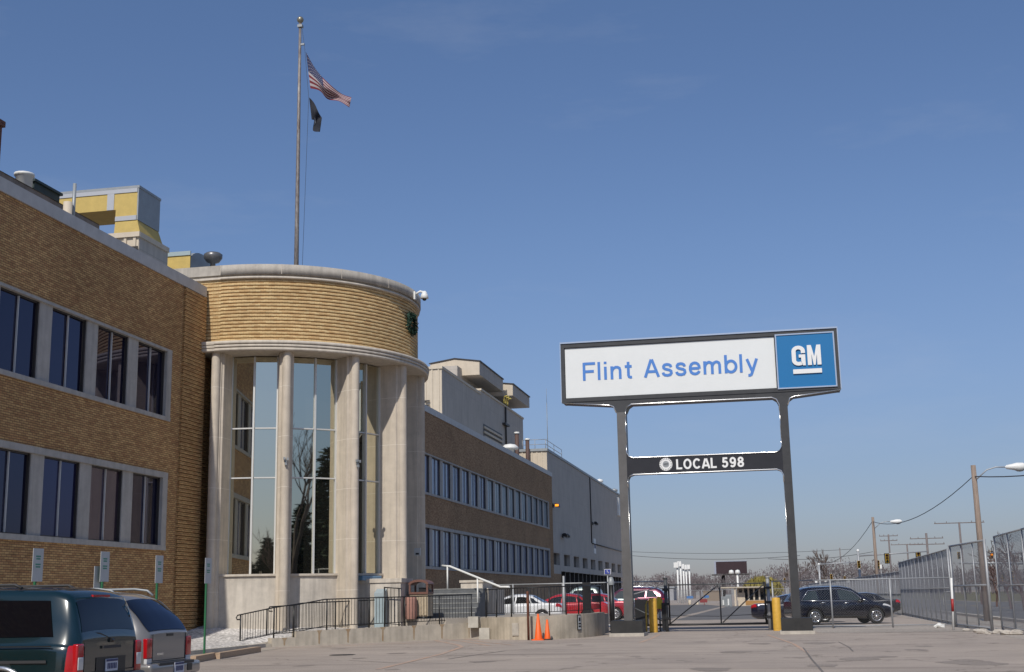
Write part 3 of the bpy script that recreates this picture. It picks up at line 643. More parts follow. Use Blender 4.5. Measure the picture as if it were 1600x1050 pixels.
# thin aerial and roof railing at the warehouse corner
b = MB(); c = at_x(856, 704, XW-.5); b.tube([(c.x, c.y, 16.2), (c.x, c.y, 21.5)], .035, 5); b.tube([(c.x, c.y, 21.5), (c.x, c.y, 23)], .018, 5); tag(b.build('aerial', greymetal), 'thin whip aerial at the corner of the warehouse roof', 'aerial')
b = MB()
for x in (-24.5, -23.2, -22.1): b.tube([(x, 126.5, 16.3), (x, 126.5, 17.3)], .03, 5)
for y in (131.5, 136.5): b.tube([(-22.1, y, 16.3), (-22.1, y, 17.3)], .03, 5)
for z in (16.8, 17.3): b.tube([(-24.5, 126.5, z), (-22.1, 126.5, z), (-22.1, 136.5, z)], .03, 5)
tag(b.build('roof_railing', galv), 'thin grey guard rail on the warehouse roof corner', 'railing')
for k, (u, v) in enumerate(((937, 757), (960, 772))):
    c = at_x(u, v, XW-1); b = MB(); b.lathe([(.3, 16.2), (.3, 16.9), (.5, 16.9), (.5, 17.2), (0, 17.4)], c=(c.x, c.y), n=10); tag(clean(b.build('roof_vent', [white, greymetal][k])), ['small white vent on the warehouse roof edge', 'tiny grey vent at the far end of the warehouse roof edge'][k], 'roof vent')

# ---- roof plant over the near wing
uw = thing('upper_storey', 'set-back beige wall with a dark gutter above the near wing roof', 'rooftop structure', (-29, 40, 12.9))
E_ = at_x(180, 364, -28.5).z
b = MB(); b.box(-40, 5, 12.8, -29, 49.5, E_-.12); b.build('wall', mat('beige_wall', (.56, .52, .45), .85, var=.08, scale=1.5, streak=.2), uw)
b = MB(); b.obox((-28.78, 5, E_-.10), (-28.78, 49.6, E_-.10), .36, .24); b.build('gutter', mat('gutter_brown', (.20, .17, .15), .8, var=.3, scale=2), uw)
b = MB(); b.extr([(-29, E_-.0), (-28.55, E_+.025), (-34.5, E_+.12), (-40, E_)], (0, 5, 0), (1, 0, 0), (0, 0, 1), (0, 44.5, 0)); b.build('roof', mat('tar_roof', (.09, .085, .08), .9, var=.3, scale=2), uw)
c = at_x(4, 190, -31); b = MB(); b.box(-32.2, 40, 16, -31, c.y, c.z-.25); b.box(-32.3, 39.9, c.z-.25, -30.9, c.y+.08, c.z)
tag(b.build('brick_chimney', brick_mat('red_chimney_brick', (.20, .085, .06), (.13, .05, .04), (.2, .14, .12))), 'dark red brick chimney stack at the left edge of the picture', 'chimney')
c = at_x(38, 276, -30.2); b = MB(); b.lathe([(.35, 17), (.35, c.z), (.42, c.z+.02), (.42, c.z+.12), (0, c.z+.2)], c=(c.x, c.y), n=14); tag(clean(b.build('roof_vent', white)), 'white capped vent on the roof ridge behind the near wing', 'roof vent')
c = at_x(72, 292, -30.2); b = MB(); b.box(-31.4, c.y-.9, 17.5, -30.2, c.y+1.1, c.z-.05); b.box(-31.5, c.y-1.0, c.z-.05, -30.1, c.y+1.2, c.z+.06); tag(b.build('roof_unit', mat('dark_green_box', (.03, .05, .05), .6, var=.2, scale=3)), 'low dark green box on the roof left of the yellow duct', 'roof unit')
fl = thing('roof_pipe', 'thin steel exhaust pipe rising from a cream elbow in front of the yellow duct', 'exhaust pipe', (-27.9, at_x(112, 340, -27.9).y, 15.5))
c = at_x(117, 287, -27.9); d = at_x(108, 315, -27.9)
b = MB(); b.tube([(-27.9, c.y, c.z), (-27.9, c.y, c.z-2.1)], .075, 8); b.build('stack', greymetal, fl)
b = MB(); b.tube([(-27.9, c.y, c.z-2.1), (-27.95, c.y-.05, c.z-2.5), (-28.1, c.y-.45, c.z-2.9), (-28.15, c.y-.55, 13)], .16, 8); b.tube([(-28.0, c.y-.28, d.z), (-28.0, c.y-.28, 13.5)], .19, 10); b.build('elbow', cream, fl)
bb_ = thing('rooftop_box', 'cream and grey metal box on the roof edge left of the round tower', 'rooftop structure', (-25, 46.6, 12.9))
clad_box(bb_, -28.2, 46.55, 12.9, -25, 49.1, 16.62, .42)
vb = MB(); p = at_y(203, 396, 46.44); vb.box(p.x-.5, 46.38, p.z-.05, p.x+.35, 46.44, p.z+.28); vb.build('vent_slot', bronze, bb_)
YD = 52.0; du = thing('air_duct', 'large yellow insulated air duct with an overhanging arm on the roof', 'air duct', (-28.2, YD, 16))
pt = [at_y(u, v, YD) for u, v in ((86, 299), (217, 289.5), (217, 343), (180, 346), (180, 328), (152, 331))]
xr, xl, zt = pt[1].x, pt[0].x-1.5, pt[1].z; xi = pt[3].x; za = pt[4].z; zn = pt[2].z
b = MB(); b.extr([(xl, za), (xi, za), (xi, zn), (xr-.05, zn), (xr-.05, zt-.12), (xl, zt-.12)], (0, YD, 0), (1, 0, 0), (0, 0, 1), (0, 2.1, 0)); b.build('duct', insul, du)
b = MB(); b.box(xr-.045, YD-.01, zn, xr+.02, YD+2.12, zt-.12); b.box(xl, YD-.03, zt-.12, xr+.05, YD+2.15, zt); b.build('end_panel', greymetal, du)
b = MB(); zb_ = 15.5
v0 = [(xi, YD, zn-.02), (xr, YD, zn-.02), (xr, YD+2.1, zn-.02), (xi, YD+2.1, zn-.02)]; v1 = [(xi-.1, YD-.25, zb_), (xr+1.0, YD-.25, zb_), (xr+1.0, YD+2.9, zb_), (xi-.1, YD+2.9, zb_)]
for i in range(4): j = (i+1) % 4; b.quad(v1[i], v1[j], v0[j], v0[i])
b.build('flared_base', insul, du)
b = MB(); p = at_y(172, 305, YD-.02)
b.box(p.x-.13, YD-.03, za, p.x+.22, YD-.005, zt-.125); b.box(xi, YD-.035, zn, xr-.055, YD-.006, zn+.22); b.box(xl, YD-.034, zt-.32, xr-.05, YD-.006, zt-.125); b.build('tape', mat('silver_tape', (.45, .46, .48), .5, metal=.2), du)
YQ = 53.2; cu = thing('roof_unit', 'yellow and grey curved-top unit on the roof beside the round tower', 'roof unit', (-25.5, YQ, 14))
a_, c_ = at_y(262, 391, YQ), at_y(298, 389, YQ); z0 = 14.4; xr = c_.x; zt = c_.z
b = MB(); b.box(xr-2.4, YQ-.01, z0, xr-.003, YQ+.03, zt-.30); b.build('front_panel', insul, cu)
b = MB(); prof = [(0, z0)]+[(1.25-1.25*math.cos(t), zt-.55+.62*math.sin(t)) for t in [math.pi*i/10*.98 for i in range(11)]]+[(2.5, z0)]
b.extr([(y, z) for y, z in reversed(prof)], (xr-2.4, YQ+.03, 0), (0, 1, 0), (0, 0, 1), (2.4, 0, 0)); b.build('casing', greymetal, cu)
b = MB(); b.box(xr-2.45, YQ-.06, zt-.30, xr+.02, YQ+.02, zt-.1); b.build('top_flange', mat('pale_blue_flange', (.34, .42, .44), .5), cu)
c = at_y(333, 402, 54); b = MB(); b.lathe([(.12, 14.1), (.12, c.z-.3), (.3, c.z-.24), (.43, c.z-.05), (.44, c.z+.12), (.33, c.z+.2), (0, c.z+.24)], c=(c.x, c.y), n=18)
tag(clean(b.build('mushroom_vent', mat('dark_grey_vent', (.16, .16, .165), .35, metal=.4))), 'dark grey mushroom vent at the left of the round tower roof', 'roof vent')
# ================================================================== FLAGPOLE AND FLAGS
YP = 51.05; pb_, ptp = at_y(463, 412, YP), at_y(469.6, 36, YP)
fp = thing('flagpole', 'tall weathered steel flagpole with a ball top rising from the round tower roof', 'flagpole', (pb_.x, YP, 14.12))
b = MB(); b.tube([(pb_.x, YP, 14.1), (pb_.x, YP, 18), (pb_.x, YP, 23), (pb_.x, YP, ptp.z)], .115, 12, r2=.06)
b.build('pole', mat('weathered_steel', (.30, .28, .26), .5, col2=(.12, .09, .08), scale=3, metal=.2, stretch=(4, 4, 1)), fp)
b = MB(); b.ball((pb_.x, YP, ptp.z+.16), .155, 16, 10); b.build('ball_finial', mat('dull_gold', (.30, .27, .20), .35, metal=.6), fp)
b = MB(); b.box(pb_.x-.1, YP-.1, ptp.z-.22, pb_.x+.12, YP+.1, ptp.z-.1); b.box(pb_.x+.05, YP-.04, ptp.z-1.1, pb_.x+.22, YP+.04, ptp.z-1.02); b.build('truck', greymetal, fp)
b = MB(); r1 = at_y(477, 78, YP); r2 = at_y(483, 152, YP); b.tube([(pb_.x+.1, YP, ptp.z-.3), (r1.x-.02, YP, r1.z), (r2.x-.02, YP, r2.z), (pb_.x+.25, YP, 14.6)], .008, 4); b.build('halyard', cable, fp)
def flag(name, label, top, bot, amp):
    t = thing(name, label, 'flag', at_y(*top[0], YP))
    def cur(P, s):
        n = len(P)-1; f = s*n; i = min(n-1, int(f)); f -= i
        p0, p1, p2, p3 = P[max(i-1, 0)], P[i], P[i+1], P[min(i+2, n)]
        return [.5*(2*p1[k]+(p2[k]-p0[k])*f+(2*p0[k]-5*p1[k]+4*p2[k]-p3[k])*f*f+(3*p1[k]-p0[k]-3*p2[k]+p3[k])*f**3) for k in (0, 1)]
    def P(s, q, off=0):
        a, b_ = cur(top, s), cur(bot, s); u, v = a[0]+(b_[0]-a[0])*q, a[1]+(b_[1]-a[1])*q
        dy = amp*s*math.sin(s*9+q*3.5)+amp*.5*math.sin(q*7+s*3)*s
        p = at_y(u, v, YP+dy); p.y -= off; return p
    def patch(s0, s1, q0, q1, mtl, nm, ns=18, nq=2, off=0, par=t):
        b = MB()
        for i in range(ns+1):
            for j in range(nq+1): b.v.append(tuple(P(s0+(s1-s0)*i/ns, q0+(q1-q0)*j/nq, off)))
        for i in range(ns):
            for j in range(nq): b.sm.add(len(b.f)); b.f.append((i*(nq+1)+j, i*(nq+1)+j+1, (i+1)*(nq+1)+j+1, (i+1)*(nq+1)+j))
        return b
    return t, P, patch
us, P_, pch = flag('national_flag', 'red and white striped flag with a dark blue canton flying from the pole', [(478, 81), (492, 106), (510, 127), (533, 146), (549, 152)], [(485, 138), (500, 142), (512, 155), (530, 158), (546, 168)], .35)
fr_, fw_, fb_ = mat('flag_red', (.15, .013, .02), .8), mat('flag_white', (.36, .32, .32), .8), mat('flag_blue', (.018, .024, .075), .8)
rs, ws = MB(), MB()
for k in range(13):
    q0, q1 = k/13, (k+1)/13; tgt = rs if k % 2 == 0 else ws
    p = pch(.42 if k < 7 else 0, 1, q0, q1, None, None); o = len(tgt.v); tgt.v += p.v; n0 = len(tgt.f)
    tgt.f += [tuple(i+o for i in f) for f in p.f]; tgt.sm |= set(range(n0, len(tgt.f)))
rs.build('red_stripes', fr_, us); ws.build('white_stripes', fw_, us)
pch(0, .42, 0, 7/13, None, None, 10, 5).build('canton', fb_, us)
st = MB()
for i in range(9):
    for j in range(6 if i % 2 == 0 else 5):
        s, q = .042+.042*i, (.06+j*.18+(0 if i % 2 == 0 else .09))*7/13
        for off in (.012, -.012):
            st.quad(P_(s-.009, q, off), P_(s, q+.018, off), P_(s+.009, q, off), P_(s, q-.018, off))
st.build('stars', fw_, us)
bf, P_, pch = flag('black_flag', 'small black flag with a white emblem hanging limply below the striped flag', [(483, 152), (491, 161), (498, 176), (503, 184)], [(487, 187), (491, 189), (489, 204), (500, 206)], .25)
pch(0, 1, 0, 1, None, None, 16, 8).build('cloth', mat('flag_black', (.012, .014, .022), .85), bf)
pch(.5, .68, .45, .7, None, None, 8, 5, off=.02).build('emblem', mat('emblem_grey', (.25, .27, .32), .85), bf)

# security camera and wreath on the drum
a = R(88); M_ = Matrix.Translation((XC, YC, 0)) @ Matrix.Rotation(a, 4, 'Z')
sc_ = thing('security_camera', 'white dome security camera on a bracket at the right edge of the tower coping', 'security camera', M_ @ Vector((0, -6.2, 14.2)))
b = MB(); b.box(-.09, -6.25, 14.08, .09, -6.18, 14.42, M_); b.tube([M_ @ Vector((0, -6.22, 14.3)), M_ @ Vector((0, -6.45, 14.42)), M_ @ Vector((0, -6.62, 14.36))], .05, 8); b.build('bracket', white, sc_)
b = MB(); p = M_ @ Vector((0, -6.64, 0)); b.lathe([(0, 14.42), (.07, 14.41), (.15, 14.24), (.18, 14.1), (.13, 14.08), (0, 14.08)], c=(p.x, p.y), n=16); clean(b.build('housing', white, sc_))
b = MB(); b.ball((p.x, p.y, 14.09), .10, 12, 8); b.build('dome', mat('smoked_dome', (.015, .015, .018), .1), sc_)
a = R(85); M_ = Matrix.Translation((XC, YC, 0)) @ Matrix.Rotation(a, 4, 'Z'); c = M_ @ Vector((0, -6.16, 12.95))
wr = thing('wreath', 'dark green leafy wreath hanging high on the right side of the brick drum', 'wreath', c); b = MB()
tn, rd_ = Vector((math.cos(a), math.sin(a), 0)), Vector((math.sin(a), -math.cos(a), 0)); rnd = random.Random(3)
for i in range(420):
    t = rnd.uniform(0, 2*math.pi); rr = .36+rnd.gauss(0, .065); q = c+tn*(rr*math.cos(t))+Vector((0, 0, rr*math.sin(t)))+rd_*rnd.uniform(-.05, .13)
    d1 = Vector((rnd.gauss(0, 1), rnd.gauss(0, 1), rnd.gauss(0, 1))).normalized()*.10; d2 = Vector((rnd.gauss(0, 1), rnd.gauss(0, 1), rnd.gauss(0, 1))).normalized()*.04
    b.quad(q-d1, q+d2, q+d1, q-d2)
b.build('foliage', mat('wreath_green', (.010, .04, .024), .8, var=.5, scale=9), wr)

# ================================================================== RAMP, PLATFORM, STEPS
gb = MB(); gl = []
ys_ = [18+i*1.0 for i in range(40)]
for y in ys_:
    row = []
    xk = -17.75 if y < 43 else -17.75+(y-43)*.80
    for i in range(9):
        x = XF+(xk-XF)*i/8; row.append((x, y, .06+.42*(1-i/8)**.7*sstep(y, 30, 46)+.30*sstep(y, 42, 47)*(1 if i < 8 else .5)))
    gl.append(row)
for j in range(len(gl)-1):
    for i in range(8): gb.quad(gl[j][i], gl[j][i+1], gl[j+1][i+1], gl[j+1][i], smooth=True)
whitestone = ground_mat('white_stone_chips', (.66, .63, .60), (.40, .38, .36), speck=.55, fine=11)
struct(clean(gb.build('gravel_bed', whitestone)))
kb = MB(); kb.box(-17.75, 18, 0, -17.5, 43.0, .13); struct(kb.build('kerb', concrete2))
sheet('sidewalk', [(-17.5, 18), (-16.3, 18), (-16.3, 41), (-17.5, 41)], .008, padm)
# ramp: front wall F0-F1, deck rising to the platform
F0, F1 = Vector((-17.35, 42.85, 0)), Vector((-11.62, 49.75, 0)); fd = (F1-F0).normalized(); fn = Vector((-fd.y, fd.x, 0)); FL = (F1-F0).length
def fpt(s, o=0, z=0): p = F0+fd*s+fn*o; return Vector((p.x, p.y, z))
rp = thing('ramp_wall', 'low concrete ramp wall with rust stains under the black railing', 'ramp', F0)
b = MB()
def slab(s0, s1, o0, o1, z0, z1a, z1b=None):
    z1b = z1a if z1b is None else z1b; v = [fpt(s0, o0, z0), fpt(s1, o0, z0), fpt(s1, o1, z0), fpt(s0, o1, z0), fpt(s0, o0, z1a), fpt(s1, o0, z1b), fpt(s1, o1, z1b), fpt(s0, o1, z1a)]
    for f in ((3, 2, 1, 0), (4, 5, 6, 7), (0, 1, 5, 4), (1, 2, 6, 5), (2, 3, 7, 6), (3, 0, 4, 7)): b.quad(*[v[i] for i in f])
slab(-.75, -.02, 0, .25, 0, .12); slab(0, .95, 0, .28, 0, .30); slab(.955, FL, 0, .3, 0, .50, .60); b.build('wall', concrete, rp)
b = MB(); slab(-.8, .95, .305, 1.6, 0, .06, .26); slab(.955, FL, .305, 1.6, 0, .26, .57); b.build('deck', padm, rp)
sts = MB(); rs_ = random.Random(5)
for s in (.5, 1.9, 3.1, 4.6, 6.0, 7.3, 8.6):
    zt = .30 if s < .9 else .5+.1*(s/FL)
    p = fpt(s, -.006, 0); w = rs_.uniform(.05, .085)
    for dz, ww in ((zt, w*1.9), (zt-.12, w), (zt-.3, w*.6)):
        pass
    q = [fpt(s-w*1.5, -.004, zt), fpt(s-w*.55, -.004, zt-.10), fpt(s-w*.4, -.004, .06), fpt(s+w*.3, -.004, .03), fpt(s+w*.5, -.004, zt-.12), fpt(s+w*1.5, -.004, zt)]; sts.quad(*q)
sts.build('rust_stain', mat('rust_stain', (.31, .19, .09), .95, col2=(.38, .31, .22), scale=3), rp)
def railing(name, label, base, h, posts, mtl=blackm, pk=.135, r=.018, grp='black railings along the ramp', low=.14, curl=False):
    """base: polyline of foot points; posts: distances along it"""
    base = [Vector(p) for p in base]; L_ = [0]
    for p, q in zip(base, base[1:]): L_.append(L_[-1]+(q-p).length)
    def P(s):
        s = max(0, min(L_[-1], s))
        for i in range(len(base)-1):
            if s <= L_[i+1]+1e-6: return base[i].lerp(base[i+1], (s-L_[i])/max(1e-6, L_[i+1]-L_[i]))
        return base[-1]
    t = thing(name, label, 'railing', base[0], group=grp); up_ = Vector((0, 0, 1))
    b = MB(); tr = [p+up_*h for p in base]
    if curl:
        d = (base[0]-base[1]).normalized(); tr = [tr[0]+d*.02-up_*.16, tr[0]+d*.14-up_*.15, tr[0]+d*.19-up_*.07, tr[0]+d*.12-up_*.0]+tr
    b.tube(tr, .024, 6); b.build('top_rail', mtl, t)
    b = MB(); b.tube([p+up_*low for p in base], .014, 5); b.build('bottom_rail', mtl, t)
    for s in posts:
        p = P(s); b = MB(); b.tube([p-up_*.05, p+up_*h], .028, 6); b.build('post', mtl, t)
    b = MB(); s = pk
    while s < L_[-1]-.03:
        p = P(s)
        if all(abs(s-q) > .06 for q in posts): b.tube([p+up_*low, p+up_*h], .0095, 4, cap=False)
        s += pk
    b.build('picket_infill', mtl, t); return t
railing('ramp_railing', 'black picket railing along the front top of the concrete ramp wall', [fpt(.1, .14, .30), fpt(.93, .14, .33), fpt(2.2, .14, .52), fpt(FL-.1, .14, .60)], 1.08, [.05, .85, 2.2, 4.0, 5.6, 7.2, 8.75], curl=True)
railing('ramp_railing', 'black picket railing at the back of the ramp, nearest the tower and white stones', [fpt(-.75, .95, .06), fpt(.9, 1.55, .28), fpt(2.1, 1.6, .42), fpt(6.0, 1.6, .5)], 1.06, [.03, 1.4, 2.6, 4.4, 6.4], curl=True)
railing('ramp_railing', 'short raised black railing section in front of the stone cheek wall', [at_y(600, 980, 47.9), at_y(626.5, 982, 47.9)], 1.5, [.02, .6])
# platform with curved retaining wall
arc = [(-11.35, 49.35), (-10.8, 48.5), (-10.1, 47.75), (-9.4, 47.3), (-8.7, 47.25), (-8.05, 47.65), (-7.5, 48.4), (-7.12, 49.4), (-6.92, 50.6), (-6.85, 52.1)]
def smooth_pts(P, k=4):
    o = []
    for i in range(len(P)-1):
        p0, p1, p2, p3 = [Vector(P[max(0, min(len(P)-1, j))]) for j in (i-1, i, i+1, i+2)]
        for q in range(k):
            f = q/k; o.append(tuple(.5*(2*p1+(p2-p0)*f+(2*p0-5*p1+4*p2-p3)*f*f+(3*p1-p0-3*p2+p3)*f**3)))
    o.append(tuple(P[-1])); return o
arcs = smooth_pts(arc)
pw = thing('retaining_wall', 'curved concrete retaining wall at the end of the raised platform behind the orange cones', 'wall', (-9, 48, 0))
b = MB(); inner = []
for i, p in enumerate(arcs):
    d = Vector(arcs[min(i+1, len(arcs)-1)])-Vector(arcs[max(i-1, 0)]); d.normalize(); inner.append((p[0]-d.y*.28, p[1]+d.x*.28))
n = len(arcs); zc = lambda i: .80+.10*i/(n-1)
for i in range(n-1):
    a, c_, d, e = arcs[i], arcs[i+1], inner[i+1], inner[i]
    b.quad((*a, -.1), (*c_, -.1), (*c_, zc(i+1)), (*a, zc(i)), smooth=True); b.quad((*a, zc(i)), (*c_, zc(i+1)), (*d, zc(i+1)), (*e, zc(i)))
    b.quad((*d, -.1), (*e, -.1), (*e, zc(i)), (*d, zc(i+1)))
b.quad((*arcs[-1], -.1), (*inner[-1], -.1), (*inner[-1], .9), (*arcs[-1], .9)); b.quad((*inner[0], -.1), (*arcs[0], -.1), (*arcs[0], .8), (*inner[0], .8))
b.build('wall', mat('tan_concrete', (.47, .41, .32), .9, var=.2, scale=1.3, streak=.3, bump=.25, bscale=18), pw)
pl = thing('platform', 'raised concrete landing between the ramp, the steps and the curved wall', 'landing', (-12, 52, 0))
b = MB(); b.prism([(-14.9, 48.9), (-12.6, 48.75), (-11.9, 49.5)]+[(x, y) for x, y in inner[1:]]+[(-7.2, 56.0), (-11.5, 59.5), (-16.2, 59.5)], 0, .79); b.build('slab', padm, pl)
for k, (x, y, z, s) in enumerate(((-11.6, 49.3, .42, .42), (-11.0, 48.6, .0, .42))):
    b = MB(); b.box(x-.2, y-.22, z, x+.2, y+.22, z+s); tag(b.build('concrete_block', mat('pale_block', (.46, .43, .37), .9, var=.15, scale=4)), ['small concrete block wedged on top of the ramp end beside the curved wall', 'small concrete block standing on the asphalt at the foot of the curved wall'][k], 'concrete block', 'concrete blocks at the ramp end')
wr_ = [(p[0]*.5+q[0]*.5, p[1]*.5+q[1]*.5, zc(i)) for i, (p, q) in enumerate(zip(arcs, inner))]
tot = sum((Vector(a)-Vector(c_)).length for a, c_ in zip(wr_, wr_[1:]))
railing('ramp_railing', 'black picket railing following the curved retaining wall', wr_[1:], 1.05, [.05, 1.1, 2.1, 2.9, 3.7, 4.5, 5.3, tot-.35], r=.02)
b = MB()
# plaques on the curved wall
def plaque(name, label, u, v, wpx, hpx, mtl, Y, frame=None):
    c = at_y(u, v, Y); s = Y/CF; w_, h_ = wpx*s, hpx*s; t = thing(name, label, 'plaque', c)
    # follow the wall: take the closest arc segment's direction
    k = min(range(len(arcs)-1), key=lambda i: (Vector(arcs[i])-Vector((c.x, c.y))).length if False else abs(math.atan2(arcs[i][0], arcs[i][1])-math.atan2(c.x, c.y)) if arcs[i][1] < 50.7 else 9)
    p = Vector(arcs[k]); d = (Vector(arcs[k+1])-Vector(arcs[k])).normalized(); nn = Vector((d.y, -d.x)); M4 = Matrix(((d.x, nn.x, 0, p.x), (d.y, nn.y, 0, p.y), (0, 0, 1, c.z), (0, 0, 0, 1)))
    b = MB(); b.box(-w_/2, .0, -h_/2, w_/2, .03, h_/2, M4); b.build('panel', frame or mtl, t)
    f = MB(); f.box(-w_/2+.03, .03, -h_/2+.03, w_/2-.03, .036, h_/2-.03, M4); f.build('face', mtl, t); return t, M4, w_, h_
t, M4, w_, h_ = plaque('wall_plaque', 'small white notice in a dark frame on the right end of the curved wall', 906.5, 972.5, 10, 23, signgrey2, 48.6, blackm)
b = MB(); b.box(-w_*.22, .037, h_*.08, w_*.22, .042, h_*.32, M4); b.box(-w_*.3, .037, -h_*.12, w_*.3, .042, -h_*.02, M4); b.box(-w_*.3, .037, -h_*.3, w_*.3, .042, -h_*.2, M4); b.build('lettering', blackm, t)
plaque('wall_plaque', 'faint grey plaque on the curved wall left of the rusty post', 808, 983, 12, 19, concrete2, 47.6)
# steps, cheek walls, terrace
stp = thing('entrance_steps', 'grey stone entrance steps rising behind the trash bin to the tower door', 'steps', (-12.7, 54, .79))
b = MB(); rise = (1.95-.79)/6
for k in range(6): b.box(-14.35, 50.9+.32*k, .79+k*rise, -11.95-.002*k, 53.2, .79+(k+1)*rise)
b.build('steps', mat('slate', (.115, .12, .125), .8, var=.25, scale=3), stp)
for k in range(6):
    b = MB(); b.box(-14.35, 50.885+.32*k, .79+(k+1)*rise-.03, -11.945-.002*k, 50.9+.32*k+.3, .79+(k+1)*rise+.006); b.build('tread', mat('pale_tread', (.26, .26, .25), .8, var=.2, scale=4), stp)  # treads paler than the slate risers
b = MB(); b.box(-15.4, 53.2, .79, -11.9, 56.5, 1.95); b.build('terrace', stone_rough, stp)
for k, (x0, y0, x1, y1) in enumerate(((-16.7, 48.3, -14.25, 49.93), (-13.15, 53.4, -12.15, 55.4))):
    ck = thing('cheek_wall', ['near stone cheek wall with a cap beside the tower, left of the trash bin', 'far stone cheek wall with a pale cap beyond the white handrail'][k], 'wall', (-15, y0, .79), group='stone walls flanking the entrance steps')
    b = MB(); b.box(x0, y0+.05, .3, x1-.05, y1-.05, 2.20); b.build('wall', stone_rough, ck)
    b = MB(); b.box(x0-.05, y0, 2.20, x1, y1, 2.36-.06*k); b.build('cap', stone_plain, ck)
hr = thing('handrail', 'bright white handrail sloping down the entrance steps on two posts', 'handrail', (-13, 52, 1.95))
p1, p2, p3, p4 = at_y(691, 884, 52.9), at_y(703, 885, 52.7), at_y(782, 917, 51.0), at_y(796, 917, 50.7)
b = MB(); b.tube([p1, p2, p3, p4], .045, 8); b.build('rail', white, hr)
for u, v, y, z in ((699, 885, 52.75, 1.9), (746, 904, 51.75, 1.2)):
    p = at_y(u, v, y); b = MB(); b.tube([(p.x, p.y, z), p], .034, 8); b.build('post', white, hr)
b = MB(); p = at_y(582, 902, 48); gr = thing('blue_grille', 'blue slatted panel under the narrow right-hand tall window', 'grille', (-15.6, 48.4, 2.1))
a = R(64); M_ = Matrix.Translation((XC, YC, 0)) @ Matrix.Rotation(a, 4, 'Z')
b.box(-.55, -5.62, 2.30, .55, -5.37, 2.48, M_); b.build('casing', mat('steel_blue', (.10, .22, .36), .5), gr)
b = MB()
for k in range(3): b.box(-.52, -5.64, 2.315+k*.055, .52, -5.622, 2.34+k*.055, M_)
b.build('slats', mat('pale_steel_blue', (.30, .42, .52), .5), gr)
a = R(103); M_ = Matrix.Translation((XC, YC, 0)) @ Matrix.Rotation(a, 4, 'Z')
p = at_y(652, 862, 51.2); ip = thing('wall_notice', 'small pale notice box on the shaded stone beside the tower entrance', 'notice', p)
b = MB(); b.box(p.x-.13, 51.2, p.z-.15, p.x+.13, 51.28, p.z+.15); b.build('panel', signgrey2, ip); b = MB(); b.box(p.x-.07, 51.194, p.z-.12, p.x+.07, 51.2, p.z-.05); b.build('dark_strip', blackm, ip)

# trash bin, ash urn, recycling box
Y_ = 49.0
def c_px(u, v, Y=Y_): return at_y(u, v, Y)
p0, p1 = c_px(639, 963), c_px(672, 963); bx0, bx1 = p0.x, p1.x; zb_ = .79
tb = thing('trash_bin', 'square tan litter bin with a domed brown hood, standing at the foot of the steps', 'trash bin', ((bx0+bx1)/2, Y_, zb_))
bw = (bx1-bx0)*.86; cx = (bx0+bx1)/2-.03; dY = .8
b = MB(); b.box(cx-bw/2, Y_, zb_+.10, cx+bw/2, Y_+dY, zb_+.95)
for k in range(5): b.box(cx-bw/2+.03+k*(bw-.06)/5, Y_-.03, zb_+.14, cx-bw/2+.03+(k+.86)*(bw-.06)/5, Y_, zb_+.84)
b.build('body', mat('tan_aggregate', (.45, .37, .26), .9, var=.2, scale=14), tb)
b = MB(); b.box(cx-bw/2-.02, Y_-.05, zb_+.95, cx+bw/2+.02, Y_+dY+.02, zb_+1.03)
for x in (cx-bw/2-.02, cx+bw/2-.05): b.box(x, Y_-.05, zb_+1.03, x+.07, Y_+.02, zb_+1.3); b.box(x, Y_+dY-.05, zb_+1.03, x+.07, Y_+dY+.02, zb_+1.3)
hp = [(-bw/2-.03, 0), (bw/2+.03, 0)]+[((bw/2+.03)*math.cos(t), .2*math.sin(t)) for t in [math.pi*i/12 for i in range(1, 12)]]
ho = [((bw/2+.04)*math.cos(t), .06+.18*math.sin(t)) for t in [math.pi*i/14 for i in range(15)]]; hi_ = [((bw/2-.04)*math.cos(t), .02+.13*math.sin(t)) for t in [math.pi*i/14 for i in range(14, -1, -1)]]
b.extr(ho+hi_, (cx, Y_-.06, zb_+1.27), (1, 0, 0), (0, 0, 1), (0, dY+.09, 0)); b.build('hood', mat('brown_plastic', (.16, .075, .055), .5, var=.1, scale=5), tb)
b = MB()
for x in (cx-bw/2+.05, cx+bw/2-.12): b.box(x, Y_+.05, zb_, x+.07, Y_+.15, zb_+.1); b.box(x, Y_+dY-.15, zb_, x+.07, Y_+dY-.05, zb_+.1)
b.box(cx-.05, Y_+.2, zb_+.95, cx+bw/2-.08, Y_+.5, zb_+1.2)
b.build('foot', blackm, tb)
p = c_px(642, 966, 48.7); ur = thing('ash_urn', 'ribbed reddish concrete ash urn beside the tan litter bin', 'ash urn', (p.x, 48.7, zb_)); b = MB()
rr = .235; prof = [(rr*.86, zb_), (rr, zb_+.12), (rr, zb_+.75), (rr*.92, zb_+.88), (rr*.75, zb_+.88), (rr*.7, zb_+.8), (0, zb_+.8)]
b.lathe(prof, c=(p.x, 48.7), n=20); b.build('urn', mat('red_aggregate', (.36, .19, .15), .9, var=.2, scale=14, stretch=(3, 3, .3)), ur)
p = c_px(593.5, 968, 48.0); rc = thing('recycling_box', 'tall pale blue box with a sloped top behind the ramp railing', 'recycling box', (p.x, 48.0, .45)); b = MB()
b.box(p.x-.19, 47.9, .4, p.x+.19, 48.25, 1.68); b.build('body', mat('pale_blue', (.30, .37, .39), .6, var=.08, scale=4), rc)
b = MB(); b.extr([(0, 0), (.38, 0), (.38, .12), (0, .28)], (p.x-.2, 48.27, 1.685), (0, -1, 0), (0, 0, 1), (.4, 0, 0)); b.build('lid', mat('pale_blue_lid', (.32, .38, .40), .6), rc)
